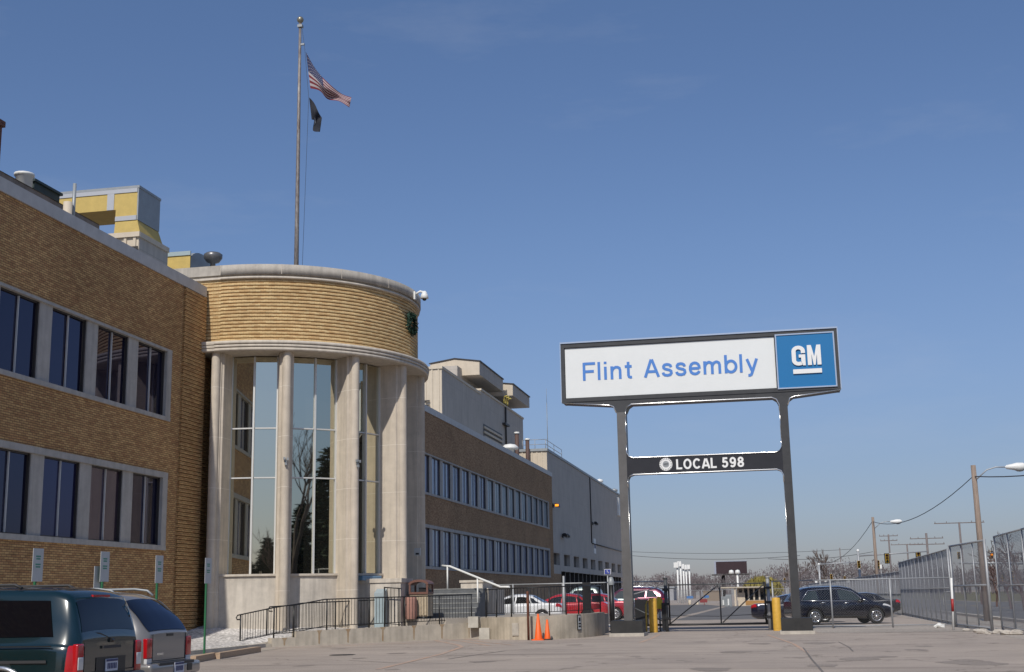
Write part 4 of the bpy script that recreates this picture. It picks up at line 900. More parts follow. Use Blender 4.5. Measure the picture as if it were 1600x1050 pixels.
# cones and rusty post
def cone(name, loc, h, label):
    t = thing(name, label, 'traffic cone', loc, group='orange cones at the curved wall'); x, y, z = loc; b = MB()
    b.lathe([(.145*h/.9, z+.035), (.14*h/.9, z+.06), (.035, z+h), (.025, z+h+.005), (.0, z+h+.005)], c=(x, y), n=18); clean(b.build('cone', orange, t))
    b = MB(); w = .22*h/.9; b.prism([(x-w+.03, y-w), (x+w-.03, y-w), (x+w, y-w+.03), (x+w, y+w-.03), (x+w-.03, y+w), (x-w+.03, y+w), (x-w, y+w-.03), (x-w, y-w+.03)], z, z+.038); b.build('base', orange if h > .8 else rubber, t); return t
p = at_y(841.5, 1000, 46.6); cone('traffic_cone', (p.x, 46.6, 0), .93, 'tall orange traffic cone next to the rusty post')
p = at_y(855.5, 998, 46.85); t = cone('traffic_cone', (p.x, 46.85, .0), .72, 'shorter orange cone with a black base, right of the taller cone')
p = at_y(826, 1001, 46.75); b = MB(); b.tube([(p.x, 46.75, 0), (p.x-.01, 46.75, 1.75)], .045, 8); tag(b.build('rusty_post', rust), 'rusty brown steel post standing in front of the curved wall left of the cones', 'post')

# parking signs on green posts
for k, (u, vt, ub, vb, hh) in enumerate(((57.5, 857, 56.5, 1000, 38), (162, 862, 160.5, 1010, 36), (247, 868, 246, 1012, 34), (323.5, 872, 321, 1020, 30))):
    X_ = -17.35; tp = at_x(u, vt, X_); t = thing('parking_sign', ['leftmost grey and green parking sign, on a green post behind the dark van', 'parking sign on a green post with a second pale board behind it', 'parking sign on a green post in front of the ribbed brick strip', 'parking sign on a full-length green post beside the white stones'][k], 'parking sign', (X_, tp.y, 0), group='parking signs along the building')
    b = MB(); b.box(X_-.025, tp.y-.03, 0, X_+.025, tp.y+.03, tp.z-.12); b.build('post', green, t)
    hz = .78; a = R(20); M_ = Matrix.Translation((X_+.05, tp.y, tp.z)) @ Matrix.Rotation(R(86), 4, 'Z'); wv = .2
    b = MB(); b.box(-wv, -.006, -hz, wv, .006, 0, M_); pn = b.build('panel', signgrey2, t)
    b = MB()
    for z0, w2 in ((-.17, .09), (-.23, .08), (-.36, .10), (-.42, .09)): b.box(-w2, -.011, z0-.035, w2, -.0065, z0, M_)
    b.build('lettering', greentext, pn)
    if k == 1:
        b = MB(); M2 = Matrix.Translation((X_-.06, tp.y-.1, tp.z-.38)) @ Matrix.Rotation(R(86), 4, 'Z'); b.box(-.2, -.006, -.8, .17, .006, 0, M2); b.build('rear_panel', signgrey2, t)
# timbers
def timber(label, a, c):
    p, q = at_z(*a), at_z(*c); b = MB(); b.obox((p.x, p.y, .085), (q.x, q.y, .085), .2, .17); tag(b.build('timber', wood), label, 'timber', 'parking timbers by the white stones')
timber('weathered timber kerb lying at the end of the ramp', (338, 1030), (403, 1019)); timber('pale timber kerb running back beside the full-length green post', (300, 1036), (336, 1029))

# ================================================================== MAIN SIGN
YS = 50.0
ms = thing('company_sign', 'large two-post roadside sign with a white panel, a blue square and a black lower board', 'sign', (-2.5, YS+.3, 0))
def spx(u, v, y=YS): return at_y(u, v, y)
SX0, SX1, SZ0, SZ1 = -8.02, 2.90, 9.2, 11.6; D1 = YS+.95
PXL, PXR = (-5.83, -5.50), (.54, .85)
b = MB()  # casing: face frame round a recess
fx0, fx1, fz0, fz1 = SX0+.14, SX1-.15, SZ0+.15, SZ1-.17
b.box(SX0, YS, SZ0, fx0, D1, SZ1); b.box(fx1, YS, SZ0, SX1, D1, SZ1); b.box(fx0, YS, SZ0, fx1, D1, fz0); b.box(fx0, YS, fz1, fx1, D1, SZ1); b.box(fx0, YS+.12, fz0, fx1, D1, fz1)
# shallow V keel below the panel
b.extr([(SX0, SZ0), (PXL[0]-.25, SZ0-.18), (PXL[0]-.12, SZ0-.26), (PXL[0], SZ0-.5), (PXL[1], SZ0-.5), (PXL[1]+.10, SZ0-.28), (PXL[1]+.25, SZ0-.18), (PXR[0]-.25, SZ0-.18), (PXR[0]-.1, SZ0-.28), (PXR[0], SZ0-.5), (PXR[1], SZ0-.5), (PXR[1]+.10, SZ0-.28), (PXR[1]+.25, SZ0-.18), (SX1, SZ0)], (0, YS+.03, 0), (1, 0, 0), (0, 0, 1), (0, .85, 0))
b.build('casing', signgrey, ms)
xdiv = 0.53
b = MB(); b.box(fx0+.02, YS+.06, fz0+.02, xdiv-.05, YS+.115, fz1-.02); wf = b.build('white_panel', signwhite, ms)
b = MB(); b.box(xdiv+.04, YS-.02, fz0+.0, fx1-.02, YS+.115, fz1-.0); bf_ = b.build('blue_panel', signblue, ms)
b = MB()
x0, x1, z0, z1 = xdiv+.04, fx1-.02, fz0, fz1
b.box(x0-.05, YS-.05, z0-.05, x0, YS+.1, z1+.05); b.box(x1, YS-.05, z0-.05, x1+.05, YS+.1, z1+.05); b.box(x0, YS-.05, z1, x1, YS+.1, z1+.05); b.box(x0, YS-.05, z0-.05, x1, YS+.1, z0); b.build('blue_panel_frame', chrome, ms)
b = MB(); b.box(xdiv-.04, YS-.01, fz0, xdiv-.02, YS+.1, fz1); b.build('divider', signgrey, ms)
b = MB(); e = .05
b.box(SX0-.03, YS-.04, SZ1, SX1+.03, D1+.03, SZ1+.06); b.box(SX0-.035, YS-.03, SZ0, SX0, YS+.05, SZ1); b.box(SX1, YS-.03, SZ0, SX1+.035, YS+.05, SZ1)
def trim(pts): b.tube([(x, YS+.02, z) for x, z in pts], .028, 6)
trim([(SX0, SZ0-.02), (PXL[0]-.28, SZ0-.2), (PXL[0]-.12, SZ0-.26), (PXL[0]-.01, SZ0-.52)])
trim([(PXL[1]+.01, SZ0-.7), (PXL[1]+.01, SZ0-.5), (PXL[1]+.10, SZ0-.28), (PXL[1]+.27, SZ0-.2), (PXR[0]-.27, SZ0-.2), (PXR[0]-.1, SZ0-.28), (PXR[0]-.01, SZ0-.5), (PXR[0]-.01, SZ0-.7)])
trim([(PXR[1]+.01, SZ0-.52), (PXR[1]+.10, SZ0-.26), (PXR[1]+.27, SZ0-.2), (SX1, SZ0-.02)])
LB0, LB1 = 6.2, 6.86
trim([(PXL[1]+.01, LB1+.5), (PXL[1]+.01, LB1+.22), (PXL[1]+.09, LB1+.06), (PXL[1]+.24, LB1+.0), (PXR[0]-.24, LB1+.0), (PXR[0]-.09, LB1+.06), (PXR[0]-.01, LB1+.22), (PXR[0]-.01, LB1+.5)])
trim([(PXL[1]+.01, LB0-.5), (PXL[1]+.01, LB0-.22), (PXL[1]+.09, LB0-.06), (PXL[1]+.24, LB0-.0), (PXR[0]-.24, LB0-.0), (PXR[0]-.09, LB0-.06), (PXR[0]-.01, LB0-.22), (PXR[0]-.01, LB0-.5)])
for x in (PXL[1]+.012, PXR[0]-.012): b.tube([(x, YS+.02, SZ0-.6), (x, YS+.02, LB1+.4)], .014, 5); b.tube([(x, YS+.02, LB0-.4), (x, YS+.02, .6)], .010, 5)
b.build('bright_trim', chrome, ms)
b = MB(); b.extr([(PXL[1]+.0, LB0-.24), (PXL[1]+.09, LB0-.06), (PXL[1]+.24, LB0), (PXR[0]-.24, LB0), (PXR[0]-.09, LB0-.06), (PXR[0], LB0-.24), (PXR[0], LB1+.24), (PXR[0]-.09, LB1+.06), (PXR[0]-.24, LB1), (PXL[1]+.24, LB1), (PXL[1]+.09, LB1+.06), (PXL[1], LB1+.24)], (0, YS+.03, 0), (1, 0, 0), (0, 0, 1), (0, .5, 0)); lb = b.build('lower_board', mat('board_black', (.018, .018, .022), .4, var=.2, scale=2), ms)
pm = mat('sign_post_grey', (.13, .125, .12), .45, var=.15, scale=1.5, metal=.3)
for x0, x1 in (PXL, PXR):
    b = MB(); b.box(x0, YS+.02, .5, x1, YS+.8, SZ0-.5); b.build('post', [pm, signgrey][x0 > 0], ms)
for x0, x1, k in ((-6.32, -5.10, 0), (.10, 1.26, 1)):
    b = MB(); b.box(x0, YS-.25, .12, x1, YS+1.05, .585); b.build('plinth', plinthm, ms)
    b = MB(); b.box(x0-.05, YS-.4, -.05, x1+.06, YS+1.2, .12); b.build('footing', concrete2, ms)
def fit(u0, v0, u1, v1, y): a, c_ = at_y(u0, v0, y), at_y(u1, v1, y); return a, c_
def word(txt, ul, ur, vbl, vtop, y, name, m_, par, bold=0., hmode=None):
    a, c_ = at_y(ul, vbl, y), at_y(ur, vbl, y); tp = at_y(ul, vtop, y); me = text_mesh(txt, width=c_.x-a.x, height=tp.z-a.z, bold=bold); return place_text(me, name, m_, par, (a.x, y, a.z))
yl = YS+.055
def ell(cx, cz, rx, rz, t0=0, t1=360, n=22): return [(cx+rx*math.cos(R(t0+(t1-t0)*i/n)), cz+rz*math.sin(R(t0+(t1-t0)*i/n))) for i in range(n+1)]
h = .066; arch = lambda x0, x1: [(x0, .40), (x0+.03, .52), (x0+.10, .615), (x0+.20, .66), (x1-.12, .655), (x1-.03, .60), (x1, .49), (x1, 0)]
GLY = {'F': ([[(h, 0), (h, 1)], [(h, .935), (.62, .935)], [(h, .50), (.55, .50)]], .68), 'l': ([[(h, 0), (h, 1)]], .26), 'i': ([[(h, 0), (h, .72)], [(h, .87), (h, 1)]], .26),
 'n': ([[(h, 0), (h, .72)], arch(h, .47)], .65), 't': ([[(.17, .92), (.17, .17), (.20, .09), (.27, .062), (.34, .066)], [(0, .665), (.34, .665)]], .40),
 'A': ([[(.05, 0), (.36, .985)], [(.70, 0), (.39, .985)], [(.16, .31), (.59, .31)]], .80), 's': ([[(.455, .50), (.43, .59), (.36, .645), (.26, .665), (.15, .64), (.095, .56), (.10, .48), (.16, .42), (.27, .38), (.38, .345), (.455, .28), (.465, .18), (.41, .09), (.28, .055), (.15, .08), (.08, .15), (.062, .225)]], .60),
 'e': ([[(.075, .36), (.50, .36)], [(.505, .335), (.495, .47), (.45, .58), (.37, .645), (.285, .665), (.20, .645), (.12, .58), (.07, .46), (.065, .30), (.10, .17), (.18, .085), (.29, .055), (.39, .08), (.46, .14), (.49, .21)]], .64),
 'm': ([[(h, 0), (h, .72)], arch(h, .42), arch(.42, .775)], .95), 'b': ([[(h, 0), (h, 1)], ell(.305, .36, .24, .305)], .66), 'y': ([[(.04, .72), (.27, .02)], [(.50, .72), (.255, -.04), (.21, -.14), (.15, -.175), (.07, -.175)]], .58), ' ': ([], .42)}
B_ = .095
GLB = {'L': ([[(B_, 0), (B_, 1)], [(B_, .09), (.60, .09)]], .68), 'O': ([ell(.42, .5, .32, .42)], .92), 'C': ([ell(.42, .5, .32, .42, 38, 322)], .86), 'A': ([[(.08, 0), (.38, .96)], [(.76, 0), (.46, .96)], [(.2, .28), (.64, .28)]], .86), ' ': ([], .34),
 '5': ([[(.58, .91), (.205, .91), (.16, .50)], [(.13, .50), (.25, .575), (.37, .59), (.48, .54), (.545, .42), (.54, .27), (.47, .15), (.35, .09), (.22, .105), (.14, .18), (.10, .27)]], .74), '9': ([ell(.335, .67, .225, .24), [(.56, .67), (.555, .45), (.51, .25), (.43, .13), (.32, .09), (.21, .11), (.13, .21)]], .74), '8': ([ell(.335, .725, .195, .185), ell(.335, .285, .235, .195)], .74)}
def stroke_text(txt, G, w, x0, z0, y, capH, width, name, m_, par, track=.0):
    tot = sum(G[c][1]+track for c in txt)-track; kx = width/tot; b = MB(); x = x0; n_ = 0
    for c in txt:
        for P in G[c][0]:
            n_ += 1; q = [Vector((a*kx, 0, c2*capH)) for a, c2 in P]; cl = (Vector(P[0])-Vector(P[-1])).length < 1e-6; b0 = len(b.v); N = len(q); yy_ = y-.006-.0013*(n_ % 4)
            for i_ in range(N):
                pr, nx_ = (q[i_-1] if i_ else (q[-2] if cl else None)), (q[i_+1] if i_ < N-1 else (q[1] if cl else None))
                d1 = (q[i_]-pr).normalized() if pr is not None else (nx_-q[i_]).normalized(); d2 = (nx_-q[i_]).normalized() if nx_ is not None else d1
                n1 = Vector((-d1.z, 0, d1.x)); n2 = Vector((-d2.z, 0, d2.x)); mn = (n1+n2); mn.normalize(); mn *= w*capH/2/max(.45, mn.dot(n1))
                for s_ in (1, -1): e = q[i_]+mn*s_; b.v.append((x+e.x, yy_, z0+e.z))
            for i_ in range(N-1): b.f.append((b0+2*i_, b0+2*i_+1, b0+2*i_+3, b0+2*i_+2))
        x += (G[c][1]+track)*kx
    return b.build(name, m_, par)
a, c_ = at_y(911, 595, yl), at_y(1186, 581, yl); tp = at_y(911, 567, yl)
stroke_text('Flint Assembly', GLY, .150, a.x, a.z, yl, tp.z-a.z, c_.x-a.x, 'lettering', letblue, wf, track=.055)
yb = YS-.025; a, c_ = at_y(1238, 572, yb), at_y(1284, 570, yb)
gc = MB()
def gpoly(pts, dep=.05): gc.extr(pts, (a.x, yb, a.z), (GW, 0, 0), (0, 0, GH), (0, -dep, 0))
GW = (c_.x-a.x)*.46; GH = at_y(1238, 541, yb).z-a.z
def ringseg(cx, cz, rx0, rz0, rx1, rz1, t0, t1, n=14): return [(cx+rx1*math.cos(t0+(t1-t0)*i/n), cz+rz1*math.sin(t0+(t1-t0)*i/n)) for i in range(n+1)]+[(cx+rx0*math.cos(t0+(t1-t0)*i/n), cz+rz0*math.sin(t0+(t1-t0)*i/n)) for i in range(n, -1, -1)]
def strip(pts0, pts1):
    for i in range(len(pts0)-1): gpoly([pts0[i], pts1[i], pts1[i+1], pts0[i+1]])
def gseg(t0, t1, cz, n=8):
    o = [(.5+.5*math.cos(t0+(t1-t0)*i/n), cz+.27*math.sin(t0+(t1-t0)*i/n)) for i in range(n+1)]; q = [(.5+.19*math.cos(t0+(t1-t0)*i/n), cz+.09*math.sin(t0+(t1-t0)*i/n)) for i in range(n+1)]
    for i in range(n): gpoly([o[i+1], o[i], q[i], q[i+1]][::-1])
gseg(0, math.pi, .73); gpoly([(0, .27), (.31, .27), (.31, .73), (0, .73)]); gseg(math.pi, 1.72*math.pi, .27); gpoly([(.69, .62), (1, .62), (1, .73), (.69, .73)])
gpoly([(.52, .40), (1, .40), (1, .55), (.52, .55)]); gpoly([(.80, 0), (1, 0), (1, .40), (.69, .40), (.69, .2)])
mw = 1.13
gpoly([(1.16, 0), (1.46, 0), (1.46, 1), (1.16, 1)]); gpoly([(1.86, 0), (2.16, 0), (2.16, 1), (1.86, 1)]); gpoly([(1.46, 1), (1.46, .55), (1.59, 0), (1.66, 0), (1.66, .42)]); gpoly([(1.66, .42), (1.66, 0), (1.73, 0), (1.86, .55), (1.86, 1)])
gc.build('lettering', letwhite, bf_)
b = MB(); q0, q1 = at_y(1240, 584.5, yb), at_y(1285, 574.5, yb); b.box(a.x+.02, yb-.05, q0.z, a.x+GW*2.16, yb, q1.z-.02); b.build('underline', letwhite, bf_)
yk = YS+.025; a, c_ = at_y(1057, 733, yk), at_y(1164, 729, yk)
stroke_text('LOCAL 598', GLB, .19, a.x, LB0+.135, yk, .40, c_.x-a.x, 'lettering', letwhite, lb, track=.05)
c0 = at_y(1040.5, 725.5, yk); b = MB(); rg = .255
for k in range(20):
    t = 2*math.pi*k/20; d = .085; p0, p1 = rg*.70, rg
    for r_a, r_b, hw in ((p0, p1, .024),):
        ca, sa = math.cos(t), math.sin(t); q = [(r_a*ca+hw*.8*sa, r_a*sa-hw*.8*ca), (r_b*ca+hw*1.3*sa, r_b*sa-hw*1.3*ca), (r_b*ca-hw*1.3*sa, r_b*sa+hw*1.3*ca), (r_a*ca-hw*.8*sa, r_a*sa+hw*.8*ca)]
        b.extr(q, (c0.x, yk, c0.z), (1, 0, 0), (0, 0, 1), (0, -.012, 0))
def disc_ring(r0_, r1_, n=28):
    for i in range(n):
        t0, t1 = 2*math.pi*i/n, 2*math.pi*(i+1)/n; b.extr([(r0_*math.cos(t0), r0_*math.sin(t0)), (r1_*math.cos(t0), r1_*math.sin(t0)), (r1_*math.cos(t1), r1_*math.sin(t1)), (r0_*math.cos(t1), r0_*math.sin(t1))], (c0.x, yk, c0.z), (1, 0, 0), (0, 0, 1), (0, -.011, 0))
disc_ring(.13, .185); b.build('gear_emblem', letwhite, lb)
b = MB(); b.extr([(.13*math.cos(2*math.pi*i/20), .13*math.sin(2*math.pi*i/20)) for i in range(20)], (c0.x, yk, c0.z), (1, 0, 0), (0, 0, 1), (0, -.006, 0)); b.box(c0.x-.09, yk-.014, c0.z-.045, c0.x+.09, yk-.006, c0.z-.03); b.build('emblem_centre', greymetal, lb)
me = text_mesh('UAW', width=.17, height=.065, bold=.03, extrude=.004); place_text(me, 'emblem_lettering', blackm, lb, (c0.x-.085, yk-.008, c0.z-.02))
# ================================================================== FENCES AND GATE
def mesh_wires(p, q, z0a, z1a, z0b=None, z1b=None, sp=.075, r=.0032):
    """chain-link: straight diagonal wires of triangular section in the vertical plane p-q"""
    p = Vector((p[0], p[1], 0)); q = Vector((q[0], q[1], 0)); L = (q-p).length; d = (q-p)/L; nn = Vector((-d.y, d.x, 0)); Z = Vector((0, 0, 1))
    z0 = z0a; H = z1a-z0a; b = MB(); k = math.sqrt(2)*sp
    for s in (1, -1):
        t = -H if s > 0 else 0
        while t < (L if s > 0 else L+H):
            # line x = t + s*h, clip to [0, L] x [0, H]
            h0, h1 = (max(0, -t), min(H, L-t)) if s > 0 else (max(0, t-L), min(H, t))
            if h1-h0 > .03:
                a = p+d*(t+s*h0)+Z*(z0+h0); c = p+d*(t+s*h1)+Z*(z0+h1); e = (c-a).normalized(); f = e.cross(nn)
                b0 = len(b.v)
                for o in (a, c):
                    for u, w in ((1, 0), (-.5, .87), (-.5, -.87)): b.v.append(tuple(o+nn*(r*u+s*r)+f*(r*w)))
                for i in range(3): b.f.append((b0+i, b0+(i+1) % 3, b0+3+(i+1) % 3, b0+3+i))
            t += k
    return b
def chain_fence(name, label, pts, h, post_sp=2.6, z0=.05, pr=.035, rails=(1.,), group=None, mtl=galv, posts=None, sp=.075, r=.0032, bottom=True, tops=None):
    t = thing(name, label, 'fence', (pts[0][0], pts[0][1], 0), group=group)
    for p, q in zip(pts, pts[1:]):
        L = math.hypot(q[0]-p[0], q[1]-p[1]); n = max(1, round(L/post_sp))
        b = mesh_wires(p, q, z0, h, sp=sp, r=r); b.build('chain_link', wire_m, t)
        for f in rails+((.03,) if bottom else ()):
            b = MB(); b.tube([(p[0], p[1], z0+(h-z0)*f), (q[0], q[1], z0+(h-z0)*f)], .022 if f < 1 else .03, 6); b.build('rail', mtl, t)
        for i in range(n+(q == pts[-1])):
            x, y = p[0]+(q[0]-p[0])*i/n, p[1]+(q[1]-p[1])*i/n; b = MB(); b.tube([(x, y, -.05), (x, y, h+.03)], pr, 8); b.build('post', mtl, t)
    return t
# tall fence along the road
FX = 7.75
chain_fence('chain_link_fence', 'tall grey chain-link fence running along the road beyond the leaning gate leaf', [(FX-.25, 59.5), (FX+.05, 86)], 3.28, 2.2, rails=(1., .48), group='chain-link fences by the road', sp=.075, r=.0038)
chain_fence('chain_link_fence', 'far stretch of chain-link fence shrinking toward the traffic lights', [(FX+.05, 86.0), (FX-.6, 122), (FX-3.2, 190)], 2.75, 2.8, rails=(1., .48), group='chain-link fences by the road', sp=.12, r=.0052)
chain_fence('chain_link_fence', 'nearest tall chain-link fence at the right edge of the picture', [(8.05, 50.4), (8.0, 44.6), (8.0, 36), (8.0, 22)], 3.42, 2.9, rails=(1., .47), group='chain-link fences by the road', sp=.07, r=.0031)
gl_ = thing('fence_gate', 'tall framed chain-link gate leaf standing open at the end of the road fence', 'gate', (7.3, 57.4, 0))
ga, gb_ = (7.22, 56.5), (7.72, 50.55)
b = mesh_wires(ga, gb_, .12, 3.30, sp=.07, r=.0031); b.build('chain_link', wire_m, gl_)
for s in (0, .34, .67, 1):
    x, y = ga[0]+(gb_[0]-ga[0])*s, ga[1]+(gb_[1]-ga[1])*s; b = MB(); b.tube([(x, y, .02), (x, y, 3.36)], .055 if s in (0, 1) else .03, 8); b.build('upright', galv, gl_)
for z in (.1, 1.66, 3.3): b = MB(); b.tube([(*ga, z), (*gb_, z)], .04, 8); b.build('rail', galv, gl_)
# entrance gate
YG = 55.6
GX0, GX1 = at_y(1043, 985, YG).x, at_y(1203, 985, YG).x; GZ = 2.0
gt = thing('entrance_gate', 'wide braced steel sliding gate with chain-link mesh across the drive', 'gate', ((GX0+GX1)/2, YG, 0))
xm = at_y(1126, 950, YG).x; dk = mat('dark_gate_steel', (.075, .08, .085), .5, var=.2, scale=5, metal=.2)
def bar(pts, r, nm='frame', m_=dk, par=gt):
    b = MB(); b.tube(pts, r, 6); return b.build(nm, m_, par)
bar([(GX0+.1, YG, GZ-.06), (GX1-.08, YG, GZ-.06)], .03, 'top_rail'); bar([(GX0-1.7, YG, .28), (GX1-.05, YG, .28)], .05, 'bottom_rail', blackm)
bar([(xm, YG, .28), (xm, YG, GZ-.06)], .035, 'upright'); bar([(GX0+.12, YG, .28), (GX0+.12, YG, GZ)], .04, 'upright', blackm); bar([(GX1-.12, YG, .28), (GX1-.12, YG, GZ)], .045, 'upright', blackm)
bar([(GX0+.15, YG, .34), (xm-.06, YG, GZ-.1)], .028, 'brace', dk); bar([(xm+.06, YG, .34), (GX1-.15, YG, GZ-.1)], .028, 'brace', dk)
bar([(GX0-1.7, YG, .34), (GX0-1.7, YG, 1.5)], .03, 'upright'); bar([(GX0-1.7, YG, 1.5), (GX0-.02, YG, GZ-.06)], .028, 'brace', galv); bar([(GX0-1.68, YG, 1.15), (GX0, YG, .34)], .028, 'brace')
bar([(GX0+.1, YG, .66), (xm, YG, .60), (GX1-.1, YG, .68)], .012, 'tension_wire')
b = mesh_wires((GX0+.12, YG), (GX1-.12, YG), .3, GZ-.08, r=.0015); b.build('chain_link', wire_m, gt)
for x, z, lb_ in ((GX0, 2.2, 'thick dark steel post at the left end of the entrance gate'), (GX1+.02, 2.15, 'steel post with a dark base at the right end of the entrance gate')):
    t = thing('gate_post', lb_, 'gate post', (x, YG-.1, 0), group='posts of the entrance gate'); b = MB(); b.tube([(x, YG-.1, -.05), (x, YG-.1, z)], .075, 10); b.tube([(x, YG-.1, z), (x, YG-.1, z+.06)], .095, 10)
    b.build('post', galv if x > GX0 else dk, t); b = MB()
    for zz in (.5, 1.1, 1.7): b.box(x-.14, YG-.2, zz, x+.14, YG, zz+.1)
    b.box(x+(.05 if x > GX0 else -.2), YG-.16, .05, x+(.16 if x > GX0 else -.06), YG-.04, 1.2); b.build('roller_bracket', blackm, t)
YF = 57.0
chain_fence('chain_link_fence', 'low chain-link fence in front of the black estate car, right of the gate', [(GX1+.2, YF), (7.15, 56.6)], 2.02, 2.55, rails=(1.,), group='low fences either side of the gate', r=.0015)
chain_fence('chain_link_fence', 'low chain-link fence in front of the parked row, left of the gate', [(-14.0, YF+.6), (GX0-.15, YF)], 2.12, 2.45, rails=(1.,), group='low fences either side of the gate', r=.0015, bottom=False)
bl = MB(); p0, p1 = at_y(993, 975, YF-.3), at_y(1014, 975, YF-.3); bl.box(p0.x, YF-.36, .2, p1.x, YF-.3, 1.35); tag(bl.build('black_screen', blackm), 'black sheet screen fixed to the fence left of the yellow bollard', 'screen')
t = thing('fence_post', 'thick black fence post with a domed cap between the parked trucks and the sign post', 'post', (at_y(957, 975, 54.5).x, 54.5, 0)); x = t.location.x
b = MB(); b.tube([(x, 54.5, 0), (x, 54.5, 2.0)], .10, 10); b.build('post', blackm, t); b = MB(); b.lathe([(.13, 1.98), (.15, 2.1), (.08, 2.3), (0, 2.33)], c=(x, 54.5), n=12); clean(b.build('cap', greymetal, t))
x = at_y(917, 940, 53.2).x; b = MB(); b.box(x-.16, 53.1, .8, x+.16, 53.3, 2.1); tag(b.build('control_cabinet', blackm), 'narrow black cabinet at the end of the curved wall railing', 'cabinet')
x = at_y(882, 940, 57.4).x; b = MB(); b.tube([(x, 57.3, .2), (x, 57.3, 2.45)], .05, 8); tag(b.build('fence_post', galv), 'pale steel end post sticking up above the low fence left of the gate', 'post')
def bollard(u, v, top, Y, label):
    p = at_y(u, v, Y); z = at_y(u, top, Y).z; b = MB(); b.lathe([(.175, 0), (.175, z-.05), (.15, z), (0, z+.02)], c=(p.x, Y), n=18); tag(clean(b.build('bollard', yellowp)), label, 'bollard', 'yellow bollards at the gate')
bollard(1021.5, 985, 935, 54.6, 'yellow steel bollard left of the gate, beside the yellow hoop'); bollard(1215, 982, 934, 54.6, 'yellow steel bollard right of the gate, beside the sign base')
p0, p1 = at_y(1010.5, 985, 54.4), at_y(1015.5, 985, 54.4); b = MB(); b.tube([(p0.x, 54.4, 0), (p0.x, 54.4, 1.12), (p0.x+.04, 54.5, 1.26), (p0.x+.1, 54.8, 1.3), (p0.x+.16, 55.1, 1.24), (p0.x+.18, 55.2, 1.1), (p0.x+.18, 55.2, 0)], .035, 8); tag(b.build('guard_hoop', mat('dull_yellow', (.42, .30, .05), .6)), 'thin dull yellow guard hoop between the black screen and the bollard', 'guard hoop')
t = thing('gate_control_box', 'small yellow control box on a stand behind the left bollard', 'control box', (at_y(1030.5, 950, 55.9).x, 55.9, 0)); x = t.location.x
b = MB(); b.tube([(x, 55.9, 0), (x, 55.9, .95)], .04, 8); b.build('stand', galv, t); b = MB(); b.box(x-.13, 55.8, .95, x+.13, 56, 1.36); b.box(x-.08, 55.79, 1.36, x+.08, 56.0, 1.46); b.build('box', mat('bright_yellow', (.65, .5, .04), .5), t)
p = at_y(1490, 985, 51.8); t = thing('marker_post', 'white and red banded marker post leaning against the gate leaf', 'post', (p.x, 51.8, 0)); q = at_y(1486.5, 903, 51.8)
b = MB(); b.tube([(p.x, 51.8, 0), q], .04, 8); b.build('post', white, t)
b = MB(); s0, s1 = Vector((p.x, 51.8, 0)).lerp(q, .36), Vector((p.x, 51.8, 0)).lerp(q, .60); b.tube([s0, s1], .05, 8); b.build('red_band', mat('reflective_red', (.35, .02, .02), .5), t)
b = MB(); z = Vector((p.x, 51.8, 0)).lerp(q, .74); b.tube([z, z+Vector((-.32, 0, -.02)), z+Vector((-.34, 0, -.5))], .02, 6); b.build('hook', galv, t)
p = at_z(1469, 981); b = MB(); rnd = random.Random(9); b.ball((p.x, p.y, .08), .2, 9, 6, (1.2, .7, .45)); 
b.v = [(x+rnd.uniform(-.04, .04), y+rnd.uniform(-.04, .04), max(.007, z+rnd.uniform(-.03, .05))) for x, y, z in b.v]; b.sm = set(); tag(b.build('plastic_bag', white), 'crumpled white plastic litter on the gravel left of the gate leaf', 'litter')
rnd = random.Random(12)
for k in range(7):
    u = [1528, 1535, 1545, 1560, 1573, 1588, 1510][k]; v = [988, 990, 991, 990, 992, 992, 986][k]; p = at_z(u, v); b = MB(); r_ = rnd.uniform(.09, .2); b.ball((p.x, p.y, r_*.35), r_, 7, 5, (1.3, .8, .6)); b.v = [(x+rnd.uniform(-.03, .03), y+rnd.uniform(-.03, .03), z) for x, y, z in b.v]; b.sm = set()
    tag(b.build('rock', mat('pale_rock', (.42, .38, .33), .9, var=.2, scale=6)), 'pale broken stone lying at the foot of the right-hand fence', 'rock', 'broken stones along the fence foot')

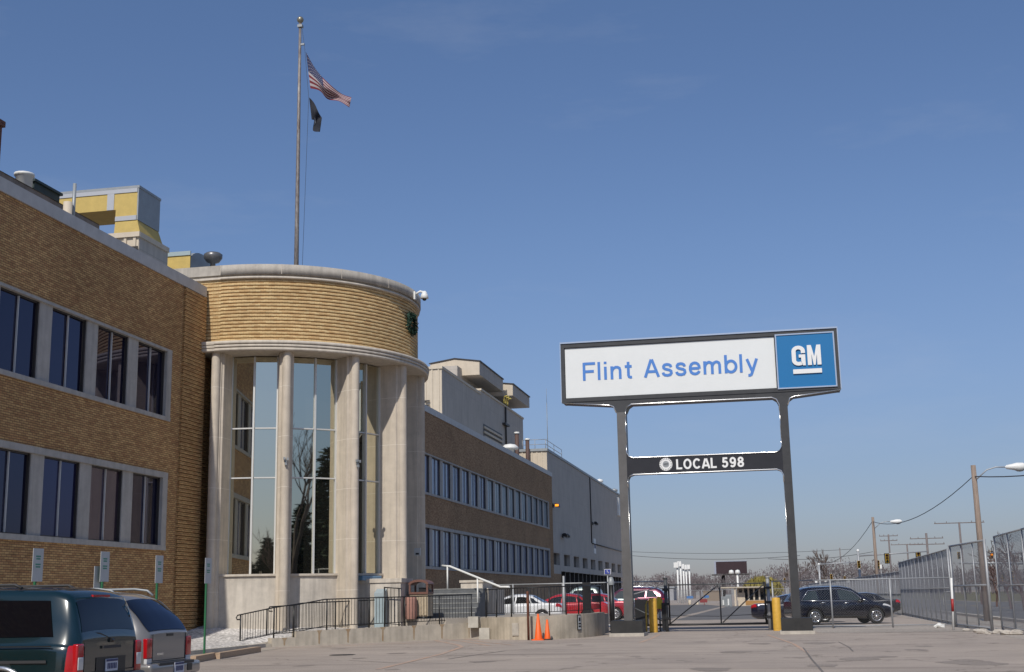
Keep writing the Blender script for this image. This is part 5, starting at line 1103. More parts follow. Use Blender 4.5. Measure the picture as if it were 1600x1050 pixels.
# ================================================================== CARS
def lerp_tab(T, x):
    if x <= T[0][0]: return T[0][1]
    for (a, b), (c, d) in zip(T, T[1:]):
        if x <= c: return b+(d-b)*(x-a)/(c-a) if c > a else d
    return T[-1][1]
def smooth_tab(T, x, w=.10):
    return sum(lerp_tab(T, x+k*w/3) for k in (-3, -2, -1, 0, 1, 2, 3))/7
class Car:
    def __init__(s, name, label, cat, L, belt, roof, width, bottom, paint, loc, rz, tum=.24, group=None, sw=.08):
        s.L = L; s.belt, s.roof, s.width, s.bot = belt, roof, width, bottom; s.tum = tum; s.sw = sw
        s.t = thing(name, label, cat, loc, rz, group, local=True); s.paint = paint
    def ctrl(s, x):
        zb = smooth_tab(s.bot, x, .05); zm = smooth_tab(s.belt, x, s.sw); zr = max(zm+.012, smooth_tab(s.roof, x, s.sw)); w = smooth_tab(s.width, x, .05); g = zr-zm
        y6 = w-.055; y7 = y6-s.tum*g-.015; k = min(1, g/.3); y8 = y7-.03-.07*k
        return [(0, zb), (w-.16, zb), (w-.03, zb+.09), (w, zb+.35*(zm-zb)), (w-.003, zb+.7*(zm-zb)), (w-.018, zm-.05), (y6, zm), (y7, zm+g*.9-.03*k), (y8, zr-.004), (y8*.55, zr+.022*k+.006), (0, zr+.03*k+.008)]
    def S(s, x, t, off=0.):
        c = s.ctrl(x); i = min(9, max(0, int(t))); f = t-i
        p0, p1, p2, p3 = c[max(0, i-1)], c[i], c[i+1], c[min(10, i+2)]
        if i in (0, 1, 6): y, z = p1[0]+(p2[0]-p1[0])*f, p1[1]+(p2[1]-p1[1])*f
        else: y, z = [p1[k]+.5*f*((p2[k]-p0[k])*.8+f*(2*p0[k]-5*p1[k]+4*p2[k]-p3[k])*.8+f*f*(3*p1[k]-p0[k]-3*p2[k]+p3[k])*.8)+(.2*f*(p2[k]-p1[k])) for k in (0, 1)]
        return Vector((x, y, z))
    def SN(s, x, t, off):
        e = .02; a = s.S(x+e, t)-s.S(x-e, t); b = s.S(x, min(10, t+.04))-s.S(x, max(0, t-.04)); n = a.cross(b)
        if n.length < 1e-9: return s.S(x, t)
        n.normalize()
        c = s.S(x, t); 
        if n.dot(Vector((0, c.y if abs(c.y) > .05 else 0, (c.z-.75)*.8))) < 0: n = -n
        return c+n*off
    def X(s, x): return x-s.L/2
    def hull(s, wheels, wr):
        L = s.L; xs = sorted(set([0, .015, .04, .08, .13]+[.19+.07*i for i in range(int((L-.38)/.07)+1)]+[L-.13, L-.08, L-.04, L-.015, L]))
        ts = [i*.5 for i in range(21)]; b = MB(); M = 2*len(ts)-2
        for x in xs:
            hp = [s.S(x, t) for t in ts]; ring = hp+[Vector((p.x, -p.y, p.z)) for p in hp[-2:0:-1]]
            e = min(x, L-x); k = 1-.035*max(0, 1-e/.05)**2 if e < .05 else 1
            b.v += [(s.X(p.x), p.y*k, .7+(p.z-.7)*k) for p in ring]
        for i in range(len(xs)-1):
            for j in range(M): b.sm.add(len(b.f)); b.f.append((i*M+j, (i+1)*M+j, (i+1)*M+(j+1) % M, i*M+(j+1) % M))
        b.f.append(tuple(range(M))); n0 = (len(xs)-1)*M; b.f.append(tuple(n0+M-1-j for j in range(M)))
        o = b.build('body', s.paint, s.t); bm = bmesh.new(); bm.from_mesh(o.data); bmesh.ops.recalc_face_normals(bm, faces=bm.faces); bm.to_mesh(o.data); bm.free()
        w = max(v for _, v in s.width); tmp = []
        for x in wheels:
            for sg in (1, -1):
                c = MB(); c.lathe([(0, -.22), (wr+.05, -.22), (wr+.05, .22), (0, .22)], axis='y', n=28, org=(s.X(x), sg*(w-.1), wr), smooth=False); co = clean(c.build('cutter', blackm)); tmp.append(co)
                md = o.modifiers.new('b', 'BOOLEAN'); md.operation = 'DIFFERENCE'; md.solver = 'EXACT'; md.object = co; co.parent = s.t
        bpy.context.view_layer.update(); dg = bpy.context.evaluated_depsgraph_get(); me = bpy.data.meshes.new_from_object(o.evaluated_get(dg)); o.modifiers.clear(); o.data = me
        for c in tmp: bpy.data.objects.remove(c)
        me.materials.clear(); me.materials.append(s.paint)
        for p in me.polygons: p.material_index = 0
        s.body = o
        # dark wells behind the wheels
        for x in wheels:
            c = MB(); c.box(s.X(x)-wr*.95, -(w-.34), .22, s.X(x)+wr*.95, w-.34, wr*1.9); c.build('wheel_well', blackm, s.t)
    def patch(s, name, xb, xt, t0, t1, m_, nx=10, nt=5, off=.007, side=1, par=None):
        """patch on the skin: xb, xt = (x0, x1) at section parameters t0 and t1"""
        b = MB()
        for j in range(nt+1):
            f = j/nt; t = t0+(t1-t0)*f
            for i in range(nx+1):
                g = i/nx; x = (xb[0]+(xb[1]-xb[0])*g)*(1-f)+(xt[0]+(xt[1]-xt[0])*g)*f; p = s.SN(x, t, off); b.v.append((s.X(p.x), p.y*side, p.z))
        for j in range(nt):
            for i in range(nx):
                a = j*(nx+1)+i; q = (a, a+1, a+nx+2, a+nx+1); b.sm.add(len(b.f)); b.f.append(q if side < 0 else q[::-1])
        return b.build(name, m_, par or s.t)
    def screen(s, name, x0, x1, m_, n=8, tt=8.05, off=.007, inset=.0):
        """window across the car between stations x0 (low) and x1 (high)"""
        b = MB(); K = 9; cols = [tt+(10-tt)*i/K for i in range(K+1)]
        for j in range(n+1):
            x = x0+(x1-x0)*j/n; h = [s.SN(x, t, off) for t in cols]; row = h+[Vector((p.x, -p.y, p.z)) for p in h[-2::-1]]; b.v += [(s.X(p.x), p.y, p.z) for p in row]
        M = 2*K+1
        for j in range(n):
            for i in range(M-1): b.sm.add(len(b.f)); b.f.append((j*M+i, j*M+i+1, (j+1)*M+i+1, (j+1)*M+i))
        return b.build(name, m_, s.t)
    def wheel(s, x, wr, side, rim, spokes=7, wid=.2):
        w = max(v for _, v in s.width); y = side*(w-.11); W = thing_part('wheel', s.t, (s.X(x), y, wr))
        return wheel_mesh(W, s, x, y, wr, side, rim, spokes, wid)
def thing_part(name, parent, loc): return None
def wheel_mesh(_, s, x, y, wr, side, rim, spokes, wid):
    o = (s.X(x), y, wr); b = MB(); h = wid/2
    b.lathe([(wr*.66, -h*.9), (wr*.9, -h), (wr*.985, -h*.7), (wr, 0), (wr*.985, h*.7), (wr*.9, h), (wr*.66, h*.9), (wr*.62, h*.5)], axis='y', n=28, org=o); ty = b.build('wheel', rubber, s.t)
    b = MB(); f = side*h
    b.lathe([(wr*.68, f*.75), (wr*.64, f*.92), (wr*.58, f*.9), (wr*.55, f*.4)], axis='y', n=28, org=o)
    for k in range(spokes):
        t = 2*math.pi*k/spokes; ca, sa = math.cos(t), math.sin(t); ta = wr*.9/spokes
        q = [(.12*wr*ca-ta*.5*sa, .12*wr*sa+ta*.5*ca), (.12*wr*ca+ta*.5*sa, .12*wr*sa-ta*.5*ca), (.6*wr*ca+ta*.75*sa, .6*wr*sa-ta*.75*ca), (.6*wr*ca-ta*.75*sa, .6*wr*sa+ta*.75*ca)]
        b.extr(q, (o[0], o[1]+f*.72, o[2]), (1, 0, 0), (0, 0, 1), (0, f*.16, 0))
    b.lathe([(wr*.17, f*.7), (wr*.17, f*.95), (0, f*.97)], axis='y', n=14, org=o); r_ = b.build('rim', rim, ty); 
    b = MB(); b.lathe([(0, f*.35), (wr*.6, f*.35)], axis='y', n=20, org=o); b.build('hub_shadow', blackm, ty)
    return ty
def paint(name, c, rough=.25, metal=.25): return mat('paint_'+name, c, rough, metal=metal, coat=1., spec=.5)
rimm = mat('alloy_rim', (.55, .56, .57), .3, metal=.7); rimc = mat('chrome_rim', (.75, .75, .76), .15, metal=.95); carglass = glass_mat('car_glass', (.006, .007, .008), .045, (.9, .93, 1)); tint = glass_mat('tinted_car_glass', (.004, .004, .006), .045, (.8, .85, 1)); lightglass = glass_mat('light_car_glass', (.03, .04, .04), .06)
plast = mat('dark_plastic', (.03, .03, .032), .6)
def std_wheels(c, xs, wr, rim, spokes=7):
    for x in xs:
        for sd_ in (1, -1): c.wheel(x, wr, sd_, rim, spokes)
def cbox(c, name, m_, x0, y0, z0, x1, y1, z1, par=None, bev=.0):
    b = MB(); b.box(c.X(x0), y0, z0, c.X(x1), y1, z1); o = b.build(name, m_, par or c.t)
    if bev:
        bm = bmesh.new(); bm.from_mesh(o.data); bmesh.ops.bevel(bm, geom=bm.edges[:], offset=bev, segments=3, affect='EDGES', profile=.6); bm.to_mesh(o.data); bm.free()
        for p in o.data.polygons: p.use_smooth = True
    return o
def mirror_part(c, x, z):
    w = max(v for _, v in c.width)
    for s in (1, -1): cbox(c, 'side_mirror', c.paint, x-.06, s*(w-.05), z, x+.08, s*(w+.17), z+.17, bev=.03)
def plate(c, x, z, txt, y0=-.17):
    o = cbox(c, 'number_plate', platew, x-.012, -.16+y0+.17, z, x, .16+y0+.17, z+.16); b = MB()
    # blue header band and illegible characters as short bars
    b.box(c.X(x-.016), -.15+y0+.17, z+.125, c.X(x-.0125), .15+y0+.17, z+.155)
    for k in range(6): b.box(c.X(x-.016), -.125+k*.043+y0+.17, z+.03, c.X(x-.0125), -.098+k*.043+y0+.17, z+.105)
    b.build('characters', navy, o)

# --- teal minivan, seen from its left rear
mv = Car('minivan', 'dark teal minivan with black tinted windows at the left edge, parked nose-in', 'van', 4.95,
         [(0, 1.02), (.3, 1.06), (3.3, 1.04), (3.9, 1.02), (4.75, .86), (4.95, .7)], [(0, 1.03), (.02, 1.14), (.13, 1.54), (.20, 1.66), (.45, 1.72), (1.8, 1.75), (3.0, 1.70), (3.3, 1.6), (4.1, 1.04), (4.95, .7)],
         [(0, .80), (.05, .87), (.14, .92), (.4, .945), (2.5, .95), (4.2, .92), (4.75, .8), (4.95, .62)], [(0, .32), (.25, .27), (4.6, .25), (4.95, .34)], paint('teal', (.001, .0135, .017), .2, .0), (-8.85-4.95/2, 16.15, 0), math.pi, tum=.20, sw=.05)
mv.hull((1.02, 4.02), .33); std_wheels(mv, (1.02, 4.02), .33, rimm, 6)
for s in (1, -1):
    mv.patch('side_window', (.33, 1.42), (.46, 1.42), 6.12, 6.93, tint, side=s); mv.patch('side_window', (1.50, 2.55), (1.50, 2.5), 6.12, 6.93, tint, side=s); mv.patch('side_window', (2.62, 3.6), (2.57, 3.25), 6.12, 6.93, tint, side=s)
    mv.patch('tail_light', (.012, .13), (.02, .10), 2.9, 5.6, redlens, side=s, off=.010)
    cbox(mv, 'tail_light_face', redlens, -.02, s*.69, .50, .06, s*.86, 1.03, bev=.025); cbox(mv, 'reverse_light', clearlens, -.028, s*.71, .70, .0, s*.84, .86, bev=.01)
    b = MB(); b.tube([(mv.X(.95), s*.66, 1.755), (mv.X(1.05), s*.66, 1.80), (mv.X(2.9), s*.66, 1.80), (mv.X(3.0), s*.66, 1.74)], .022, 6); b.build('roof_rail', plast, mv.t)
    b = MB(); b.box(mv.X(.36), s*.95, .80, mv.X(3.9), s*.962, .835); b.build('side_trim', plast, mv.t)
    b = MB(); b.box(mv.X(.30), s*.953, 1.0, mv.X(2.1), s*.958, 1.018); b.build('door_track', blackm, mv.t)
    b = MB(); b.lathe([(.395, -.02), (.44, -.02), (.44, .02), (.395, .02)], axis='y', n=20, a0=.15, a1=math.pi-.15, org=(mv.X(1.02), s*.945, .33)); b.build('wheel_arch_lip', chrome, mv.t)
mv.screen('rear_window', .03, .155, carglass, tt=7.9, off=.006); mv.screen('windshield', 4.05, 3.35, carglass)
cbox(mv, 'rear_bumper', mat('grey_bumper', (.05, .053, .056), .5), -.1, -.86, .32, .2, .86, .62, bev=.06); plate(mv, -.01, .65, '', y0=-.2)
cbox(mv, 'plate_recess', blackm, -.008, -.42, .62, .02, .36, .84); cbox(mv, 'tailgate_handle', plast, -.03, -.24, .95, .02, .22, .985)
b = MB(); b.tube([(mv.X(.0), -.05, 1.06), (mv.X(.02), .25, 1.15), (mv.X(.05), .55, 1.17)], .012, 5); b.tube([(mv.X(-.01), -.05, 1.05), (mv.X(-.01), .02, 1.05)], .03, 6); b.build('rear_wiper', blackm, mv.t)
b = MB(); b.tube([(mv.X(.19), -.62, 1.60), (mv.X(.17), 0, 1.62), (mv.X(.19), .62, 1.60)], .022, 6); b.build('spoiler_lip', mv.paint, mv.t); cbox(mv, 'brake_light', redlens, .155, -.22, 1.625, .19, .22, 1.655); mirror_part(mv, 3.5, 1.05)
b = MB(); b.tube([(mv.X(-.004), -.66, 1.04), (mv.X(-.004), -.66, .66), (mv.X(-.004), .66, .66), (mv.X(-.004), .66, 1.04)], .006, 4); b.build('tailgate_gap', blackm, mv.t)
for s in (1, -1):
    b = MB(); P_s = [mv.SN(1.46, t, .003) for t in (2.6, 3.4, 4.2, 5.0, 5.8)]; b.tube([(mv.X(p.x), p.y*s, p.z) for p in P_s], .006, 4); b.build('door_gap', blackm, mv.t)
# --- silver estate car next to it
sv = Car('estate_car', 'silver estate car with chrome roof rails parked nose-in beside the dark teal minivan', 'car', 4.66,
         [(0, 1.04), (.3, 1.07), (3.1, 1.05), (3.4, 1.05), (4.5, .93), (4.66, .8)], [(0, 1.05), (.03, 1.10), (.22, 1.33), (.50, 1.58), (.68, 1.66), (1.2, 1.70), (2.3, 1.69), (2.6, 1.62), (3.35, 1.08), (4.66, .8)],
         [(0, .70), (.05, .79), (.16, .86), (.4, .905), (2.5, .91), (4.2, .89), (4.5, .8), (4.66, .66)], [(0, .42), (.3, .36), (4.3, .34), (4.66, .45)], paint('silver', (.22, .21, .20), .32, .3), (-9.5-4.66/2, 19.2, 0), math.pi, tum=.26, sw=.06)
sv.hull((1.0, 3.7), .35); std_wheels(sv, (1.0, 3.7), .35, rimm, 6)
for s in (1, -1):
    sv.patch('side_window', (.22, 1.22), (.62, 1.22), 6.12, 6.92, tint, side=s); sv.patch('side_window', (1.30, 2.1), (1.30, 2.05), 6.12, 6.92, tint, side=s); sv.patch('side_window', (2.18, 3.0), (2.13, 2.62), 6.12, 6.92, tint, side=s)
    b = MB(); P_s = [sv.SN(x, t, .012) for x, t in ((.19, 6.08), (.38, 6.5), (.58, 6.9), (.85, 7.05), (2.5, 7.05))]; b.tube([(sv.X(p.x), p.y*s, p.z) for p in P_s], .016, 5); b.build('window_trim', chrome, sv.t)
    cbox(sv, 'tail_light', redlens, -.014, s*.585, .70, .06, s*.765, 1.0, bev=.015); cbox(sv, 'reverse_light', clearlens, -.014, s*.59, .62, .05, s*.755, .695, bev=.01)
    b = MB(); b.tube([(sv.X(.62), s*.60, 1.66), (sv.X(.72), s*.60, 1.74), (sv.X(.95), s*.60, 1.77), (sv.X(2.3), s*.60, 1.77), (sv.X(2.45), s*.60, 1.69)], .02, 6); b.build('roof_rail', greymetal, sv.t)
    b = MB(); b.tube([(sv.X(1.35), s*.60, 1.68), (sv.X(1.35), s*.60, 1.77)], .02, 6); b.build('rail_foot', greymetal, sv.t)
sv.screen('rear_window', .035, .49, tint, n=12, tt=7.9, off=.008); sv.screen('windshield', 3.32, 2.65, carglass)
cbox(sv, 'rear_bumper', sv.paint, -.15, -.86, .42, .2, .86, .62, bev=.06); cbox(sv, 'bumper_step', plast, -.155, -.6, .585, .05, .6, .632, bev=.012)
plate(sv, -.153, .455, '', y0=-.22); b = MB(); b.box(sv.X(-.158), -.52, .47, sv.X(-.15), -.36, .58); b.build('tow_socket', blackm, sv.t)
b = MB(); b.tube([(sv.X(.01), .0, 1.05), (sv.X(.06), -.22, 1.13), (sv.X(.10), -.5, 1.16)], .012, 5); b.box(sv.X(-.01), -.12, 1.02, sv.X(.04), .1, 1.06); b.build('rear_wiper', blackm, sv.t); mirror_part(sv, 2.85, 1.08)
b = MB(); b.tube([(sv.X(-.004), -.56, 1.06), (sv.X(-.004), -.56, .66), (sv.X(-.004), .56, .66), (sv.X(-.004), .56, 1.06)], .006, 4); b.build('tailgate_gap', blackm, sv.t)
b = MB(); b.box(sv.X(-.006), .2, .74, sv.X(.0), .42, .77); b.build('badge', chrome, sv.t)
# --- sedans, pickup, dark suv in the row beyond the rail
SED = dict(L=4.7, belt=[(0, .86), (.12, .98), (.9, 1.0), (1.3, .97), (3.3, .93), (3.6, .93), (4.45, .80), (4.7, .62)], roof=[(0, .87), (.85, 1.0), (1.5, 1.36), (2.0, 1.44), (2.5, 1.42), (2.8, 1.35), (3.65, .95), (4.7, .63)], width=[(0, .70), (.06, .80), (.3, .88), (2.3, .905), (4.2, .88), (4.5, .78), (4.7, .6)], bottom=[(0, .34), (.3, .22), (4.4, .2), (4.7, .28)])
def sedan(name, label, pcol, loc, rz, g='cars in the lot beyond the railing'):
    c = Car(name, label, 'car', SED['L'], SED['belt'], SED['roof'], SED['width'], SED['bottom'], pcol, loc, rz, tum=.38, group=g); c.hull((.98, 3.72), .33); std_wheels(c, (.98, 3.72), .33, rimm, 8)
    for s in (1, -1):
        c.patch('side_window', (1.02, 1.5), (1.42, 1.58), 6.12, 6.9, carglass, side=s, nx=6); c.patch('side_window', (1.56, 2.3), (1.64, 2.25), 6.12, 6.9, carglass, side=s); c.patch('side_window', (2.38, 3.4), (2.33, 2.86), 6.12, 6.9, carglass, side=s)
        c.patch('tail_light', (.015, .3), (.02, .25), 4.3, 5.7, redlens, side=s, off=.008); c.patch('headlight', (4.25, 4.66), (4.28, 4.64), 4.3, 5.7, clearlens, side=s, off=.008)
    c.screen('rear_window', .92, 1.46, carglass); c.screen('windshield', 3.6, 2.84, carglass); mirror_part(c, 3.15, .95); plate(c, .0, .68, '', 0); return c
zl = .25
sedan('sedan', 'white sedan parked behind the steps railing', paint('white', (.70, .71, .72), .3, .0), (-12.7, 63.5, zl), math.pi)
sedan('sedan', 'bright red sedan with a sun glint on its glass, parked right of the white sedan', paint('bright_red', (.45, .012, .018), .2, .1), (-10.9, 66.8, zl), math.pi)
sedan('sedan', 'deep red sedan in front of the pale pickup, tail toward the gate', paint('deep_red', (.36, .008, .022), .2, .2), (-10.0, 71.0, zl), math.pi)
pk = Car('pickup_truck', 'pale grey-green pickup truck with a high cab, behind the deep red sedan', 'truck', 5.6,
         [(0, 1.12), (2.0, 1.14), (2.2, 1.12), (3.9, 1.10), (4.2, 1.1), (5.4, 1.0), (5.6, .9)], [(0, 1.13), (2.05, 1.15), (2.25, 1.70), (2.5, 1.82), (3.5, 1.82), (3.75, 1.72), (4.35, 1.12), (5.6, .91)], [(0, .86), (.1, .92), (2.5, .95), (5.2, .93), (5.5, .85), (5.6, .78)], [(0, .5), (.3, .42), (5.2, .40), (5.6, .5)], paint('grey_green', (.34, .42, .40), .28, .3), (-10.7, 75.4, zl), math.pi, tum=.28, group='cars in the lot beyond the railing')
pk.hull((1.15, 4.6), .38); std_wheels(pk, (1.15, 4.6), .38, rimm, 6)
for s in (1, -1):
    pk.patch('side_window', (2.42, 3.02), (2.52, 3.02), 6.12, 6.9, carglass, side=s, nx=6); pk.patch('side_window', (3.1, 4.1), (3.1, 3.66), 6.12, 6.9, carglass, side=s); pk.patch('tail_light', (.02, .12), (.02, .12), 4.2, 5.9, redlens, side=s)
pk.screen('rear_window', 2.12, 2.28, carglass); pk.screen('windshield', 4.3, 3.78, carglass); cbox(pk, 'cargo_bed', blackm, .12, -.78, 1.10, 1.95, .78, 1.165); cbox(pk, 'rear_bumper', chrome, -.12, -.85, .5, .1, .85, .68, bev=.04); mirror_part(pk, 3.9, 1.15)
SUVP = dict(L=5.0, belt=[(0, 1.05), (.3, 1.1), (3.2, 1.04), (3.6, 1.04), (4.6, .92), (4.9, .78), (5.0, .66)], roof=[(0, 1.06), (.03, 1.12), (.30, 1.5), (.62, 1.70), (1.1, 1.76), (2.4, 1.78), (2.9, 1.70), (3.85, 1.10), (5.0, .67)], width=[(0, .74), (.07, .84), (.3, .94), (2.5, .97), (4.4, .94), (4.8, .8), (5.0, .6)], bottom=[(0, .42), (.3, .30), (4.6, .27), (5.0, .36)])
def suv(name, label, pcol, loc, rz, g=None, rim=rimc, sp=10, bright=True):
    c = Car(name, label, 'car', SUVP['L'], SUVP['belt'], SUVP['roof'], SUVP['width'], SUVP['bottom'], pcol, loc, rz, tum=.30, group=g); c.hull((1.05, 4.02), .375); std_wheels(c, (1.05, 4.02), .375, rim, sp)
    for s in (1, -1):
        c.patch('side_window', (.52, 1.28), (.86, 1.22), 6.15, 6.86, lightglass, side=s); c.patch('side_window', (1.36, 2.2), (1.30, 2.15), 6.15, 6.9, carglass, side=s); c.patch('side_window', (2.3, 3.55), (2.24, 2.95), 6.15, 6.9, lightglass, side=s)
        b = MB(); P_s = [c.SN(x, t, .011) for x, t in ((.44, 6.1), (.82, 6.93), (1.6, 6.98), (2.4, 6.98), (2.98, 6.95), (3.3, 6.6), (3.68, 6.08), (2.6, 6.06), (1.4, 6.06), (.44, 6.1))]; b.tube([(c.X(p.x), p.y*s, p.z) for p in P_s], .013, 5); b.build('window_trim', chrome if bright else blackm, c.t)
        c.patch('tail_light', (.02, .30), (.04, .26), 4.9, 6.0, redlens, side=s, off=.008); c.patch('headlight', (4.35, 4.86), (4.42, 4.78), 4.7, 5.8, clearlens, side=s, off=.008)
        for x in (1.48, 2.6): b = MB(); q = c.SN(x, 5.35, .03); b.tube([(c.X(x-.11), q.y*s, q.z), (c.X(x+.11), q.y*s, q.z+.01)], .02, 6); b.build('door_handle', chrome, c.t)
        for x in (1.30, 2.26, 3.45):
            b = MB(); P_s = [c.SN(x+.0, t, .003) for t in (2.6, 3.4, 4.2, 5.0, 5.8)]; b.tube([(c.X(p.x), p.y*s, p.z) for p in P_s], .006, 4); b.build('door_gap', blackm, c.t)
        b = MB(); P_s = [c.SN(x, 8.2, .03) for x in (.9, 1.0, 1.8, 2.6, 2.75)]; b.tube([(c.X(p.x), p.y*s, p.z+(0 if i in (0, 4) else .035)) for i, p in enumerate(P_s)], .016, 5); b.build('roof_rail', chrome, c.t)
        c.patch('sill_trim', (1.55, 3.5), (1.55, 3.5), 2.0, 2.35, plast, side=s, off=.006)
    c.screen('rear_window', .05, .52, carglass); c.screen('windshield', 3.8, 2.95, carglass); mirror_part(c, 3.3, 1.06); return c
suv('estate_car', 'dark maroon estate car with a red tail light behind the left sign post', paint('maroon', (.10, .004, .03), .2, .3), (-9.1, 80.5, zl), math.pi, 'cars in the lot beyond the railing', bright=False)
p0, p1 = at_z(1272, 976), at_z(1371, 972); p0 = Vector((1.5, 64.2, 0)); p1 = Vector((4.5, 65.0, 0)); dd = p1-p0; rz = math.atan2(dd.y, dd.x); mid = p0+dd.normalized()*(2.5-1.05)
bs = suv('estate_car', 'shiny black estate car with chrome wheels parked behind the low fence, right of the gate', paint('black', (.006, .006, .012), .14, .1), (mid.x, mid.y, 0), rz)
sedan('sedan', 'dark car mostly hidden behind the black estate car and the right sign post', paint('dark_blue', (.008, .008, .02), .2, .1), (1.0, 69.5, 0), 0, None)
sedan('sedan', 'dark sedan with a red tail light seen past the nose of the black estate car', paint('charcoal', (.02, .02, .022), .25, .2), (5.3, 86, 0), math.pi*1.0, None)
for k, (X_, Y_, c_, lb_) in enumerate(((14.2, 62, 'road_grey', 'grey sedan on the road seen through the tall fence'), )): sedan('sedan', lb_, paint(c_, (.12, .12, .125)), (X_, Y_, 0), R(90), None)
# ================================================================== STREET
def cobra_pole(label, u, vt, vb, Y, ulamp, vlamp):
    p = at_y(u, vb, Y); q = at_y(u, vt, Y); t = thing('street_lamp', label, 'street lamp', (q.x, Y, 0), group='wooden street lamp poles along the road')
    b = MB(); b.tube([(q.x, Y, -.1), q], .17, 10, r2=.12); b.build('pole', polew, t)
    l = at_y(ulamp, vlamp, Y); z0 = q.z-.75
    b = MB(); b.tube([(q.x+.1, Y, l.z-.55), (q.x+(l.x-q.x)*.35, Y, l.z-.1), (q.x+(l.x-q.x)*.6, Y, l.z+.02), (l.x-.2, Y, l.z)], .035, 6); b.build('arm', galv, t)
    b = MB(); d = 1.0; x = l.x-.3
    b.lathe([(.02, 0), (.10, .08), (.14, .3), (.2, .55), (.19, .85), (.1, 1.02), (0, 1.05)], axis='x', n=14, org=(x, Y, l.z)); b.build('lamp_head', white, t)
    b = MB(); b.ball((x+.68, Y, l.z-.1), .2, 12, 6, (1.3, .9, .75)); b.build('lens', mat('lamp_lens', (.35, .36, .36), .2), t); return q
c1 = cobra_pole('near weathered wooden lamp pole rising above the fence at the right', 1520.5, 727, 900, 66, 1580, 729.5)
c2 = cobra_pole('second wooden lamp pole with a curved arm beside the traffic lights', 1363.5, 808, 915, 118, 1396, 815)
def sag(p, q, s, n=14): return [Vector(p).lerp(Vector(q), i/n)-Vector((0, 0, s*4*(i/n)*(1-i/n))) for i in range(n+1)]
def wire(label, p, q, s, r=.02):
    b = MB(); b.tube(sag(p, q, s), r, 4, cap=False); tag(b.build('overhead_wire', cable), label, 'wire', 'overhead wires')
wire('sagging overhead wire between the two wooden lamp poles', c1-Vector((0, 0, .5)), c2-Vector((0, 0, .4)), 1.0, .026)
wire('overhead wire leaving the right edge from the near lamp pole', c1-Vector((0, 0, .55)), c1+Vector((6, -22, -.4)), .7, .026)
wire('overhead wire dropping left from the second lamp pole to the traffic lights', c2-Vector((0, 0, .3)), at_y(1262, 868, 190), 2.2, .03)
wire('long thin wire crossing the sky above the gate', at_y(985, 868, 420), at_y(1250, 868, 420), 1.2, .07)
wire('upper long thin wire crossing the sky behind the billboard', at_y(985, 862, 450), at_y(1330, 858, 450), 1.0, .06)
wire('long thin wire running right behind the street lamps', at_y(1200, 873, 400), at_y(1364, 862, 400), 1.0, .07)
polefar = mat('far_pole', (.17, .145, .14), .9, var=.2, scale=2)
def upole(label, u, vt, Y, arms, w=.2):
    q = at_y(u, vt, Y); t = thing('utility_pole', label, 'utility pole', (q.x, Y, 0), group='far utility poles'); b = MB(); b.tube([(q.x, Y, 0), q], w*.8, 7); b.build('pole', polefar, t)
    for dz, L in arms:
        b = MB(); b.box(q.x-L/2, Y-.08, q.z-dz-.07, q.x+L/2, Y+.08, q.z-dz+.07)
        for f in (-.48, -.25, .25, .48): b.box(q.x+L*f-.05, Y-.05, q.z-dz+.07, q.x+L*f+.05, Y+.05, q.z-dz+.3)
        b.build('crossarm', polefar, t)
upole('far utility pole with two short crossarms left of the taller pole', 1388, 835, 260, [(.3, 3.5), (1.2, 3.2)]); upole('far utility pole with one crossarm above the fence', 1417, 850, 280, [(.1, 6.5)]); upole('dark utility pole with two stacked crossarms above the fence', 1447, 833, 230, [(.9, 5.5), (1.9, 5.8)], .24); upole('utility pole with a wide flat crossarm near the right lamp pole', 1498.5, 816, 210, [(.1, 7.5)])
for k, (u, vt, Y) in enumerate(((1312, 856, 300), (1224, 886, 320), (1232, 889, 330))): upole(['plain thin pole left of the traffic light mast', 'thin pale pole left of the right sign post', 'thin pale pole just left of the right sign post, shorter than its neighbour'][k], u, vt, Y, [], .14)
# traffic lights
sigy = mat('signal_yellow', (.50, .30, .03), .5); sigb = mat('signal_black', (.02, .02, .018), .5)
def head(u, v, Y, hpx, label, lit=None, back=False, grp='traffic light heads'):
    c = at_y(u, v, Y); h = hpx*Y/CF; w = h*.36; t = thing('traffic_light', label, 'traffic light', c, group=grp); b = MB()
    if back: b.box(c.x-w*.8, Y+.05, c.z-h*.58, c.x+w*.8, Y+.08, c.z+h*.58); b.build('backplate', sigb, t); b = MB()
    b.box(c.x-w/2, Y-.12, c.z-h/2, c.x+w/2, Y+.05, c.z+h/2); b.build('housing', sigy, t)
    for k in range(3):
        z = c.z+h*(.33-.33*k); b = MB(); b.lathe([(0, -.17), (h*.125, -.17), (h*.13, -.10)], axis='y', n=12, org=(c.x, Y, z)); b.build('lens', amberlens if lit == k else [mat('lens_red_off', (.12, .01, .01), .3), mat('lens_amber_off', (.3, .12, .01), .3), mat('lens_green_off', (.01, .07, .05), .3)][k], t)
        b = MB(); b.lathe([(h*.15, -.36), (h*.15, -.1)], axis='y', n=10, a0=0, a1=math.pi, org=(c.x, Y, z)); b.build('visor', sigb, t)
def mast(label, u, vt, vb, Y, arms):
    q = at_y(u, vt, Y); t = thing('signal_mast', label, 'signal mast', (q.x, Y, 0), group='traffic signal masts'); b = MB(); b.tube([(q.x, Y, -.1), q], .15, 10, r2=.12); b.build('pole', galv, t)
    for (ua, va, ub, vb2) in arms: b = MB(); b.tube([at_y(ua, va, Y), at_y(ub, vb2, Y)], .09, 8, r2=.06); b.build('arm', galv, t)
    b = MB(); b.ball((q.x, Y, q.z+.1), .16, 8, 6); b.build('cap', white, t)
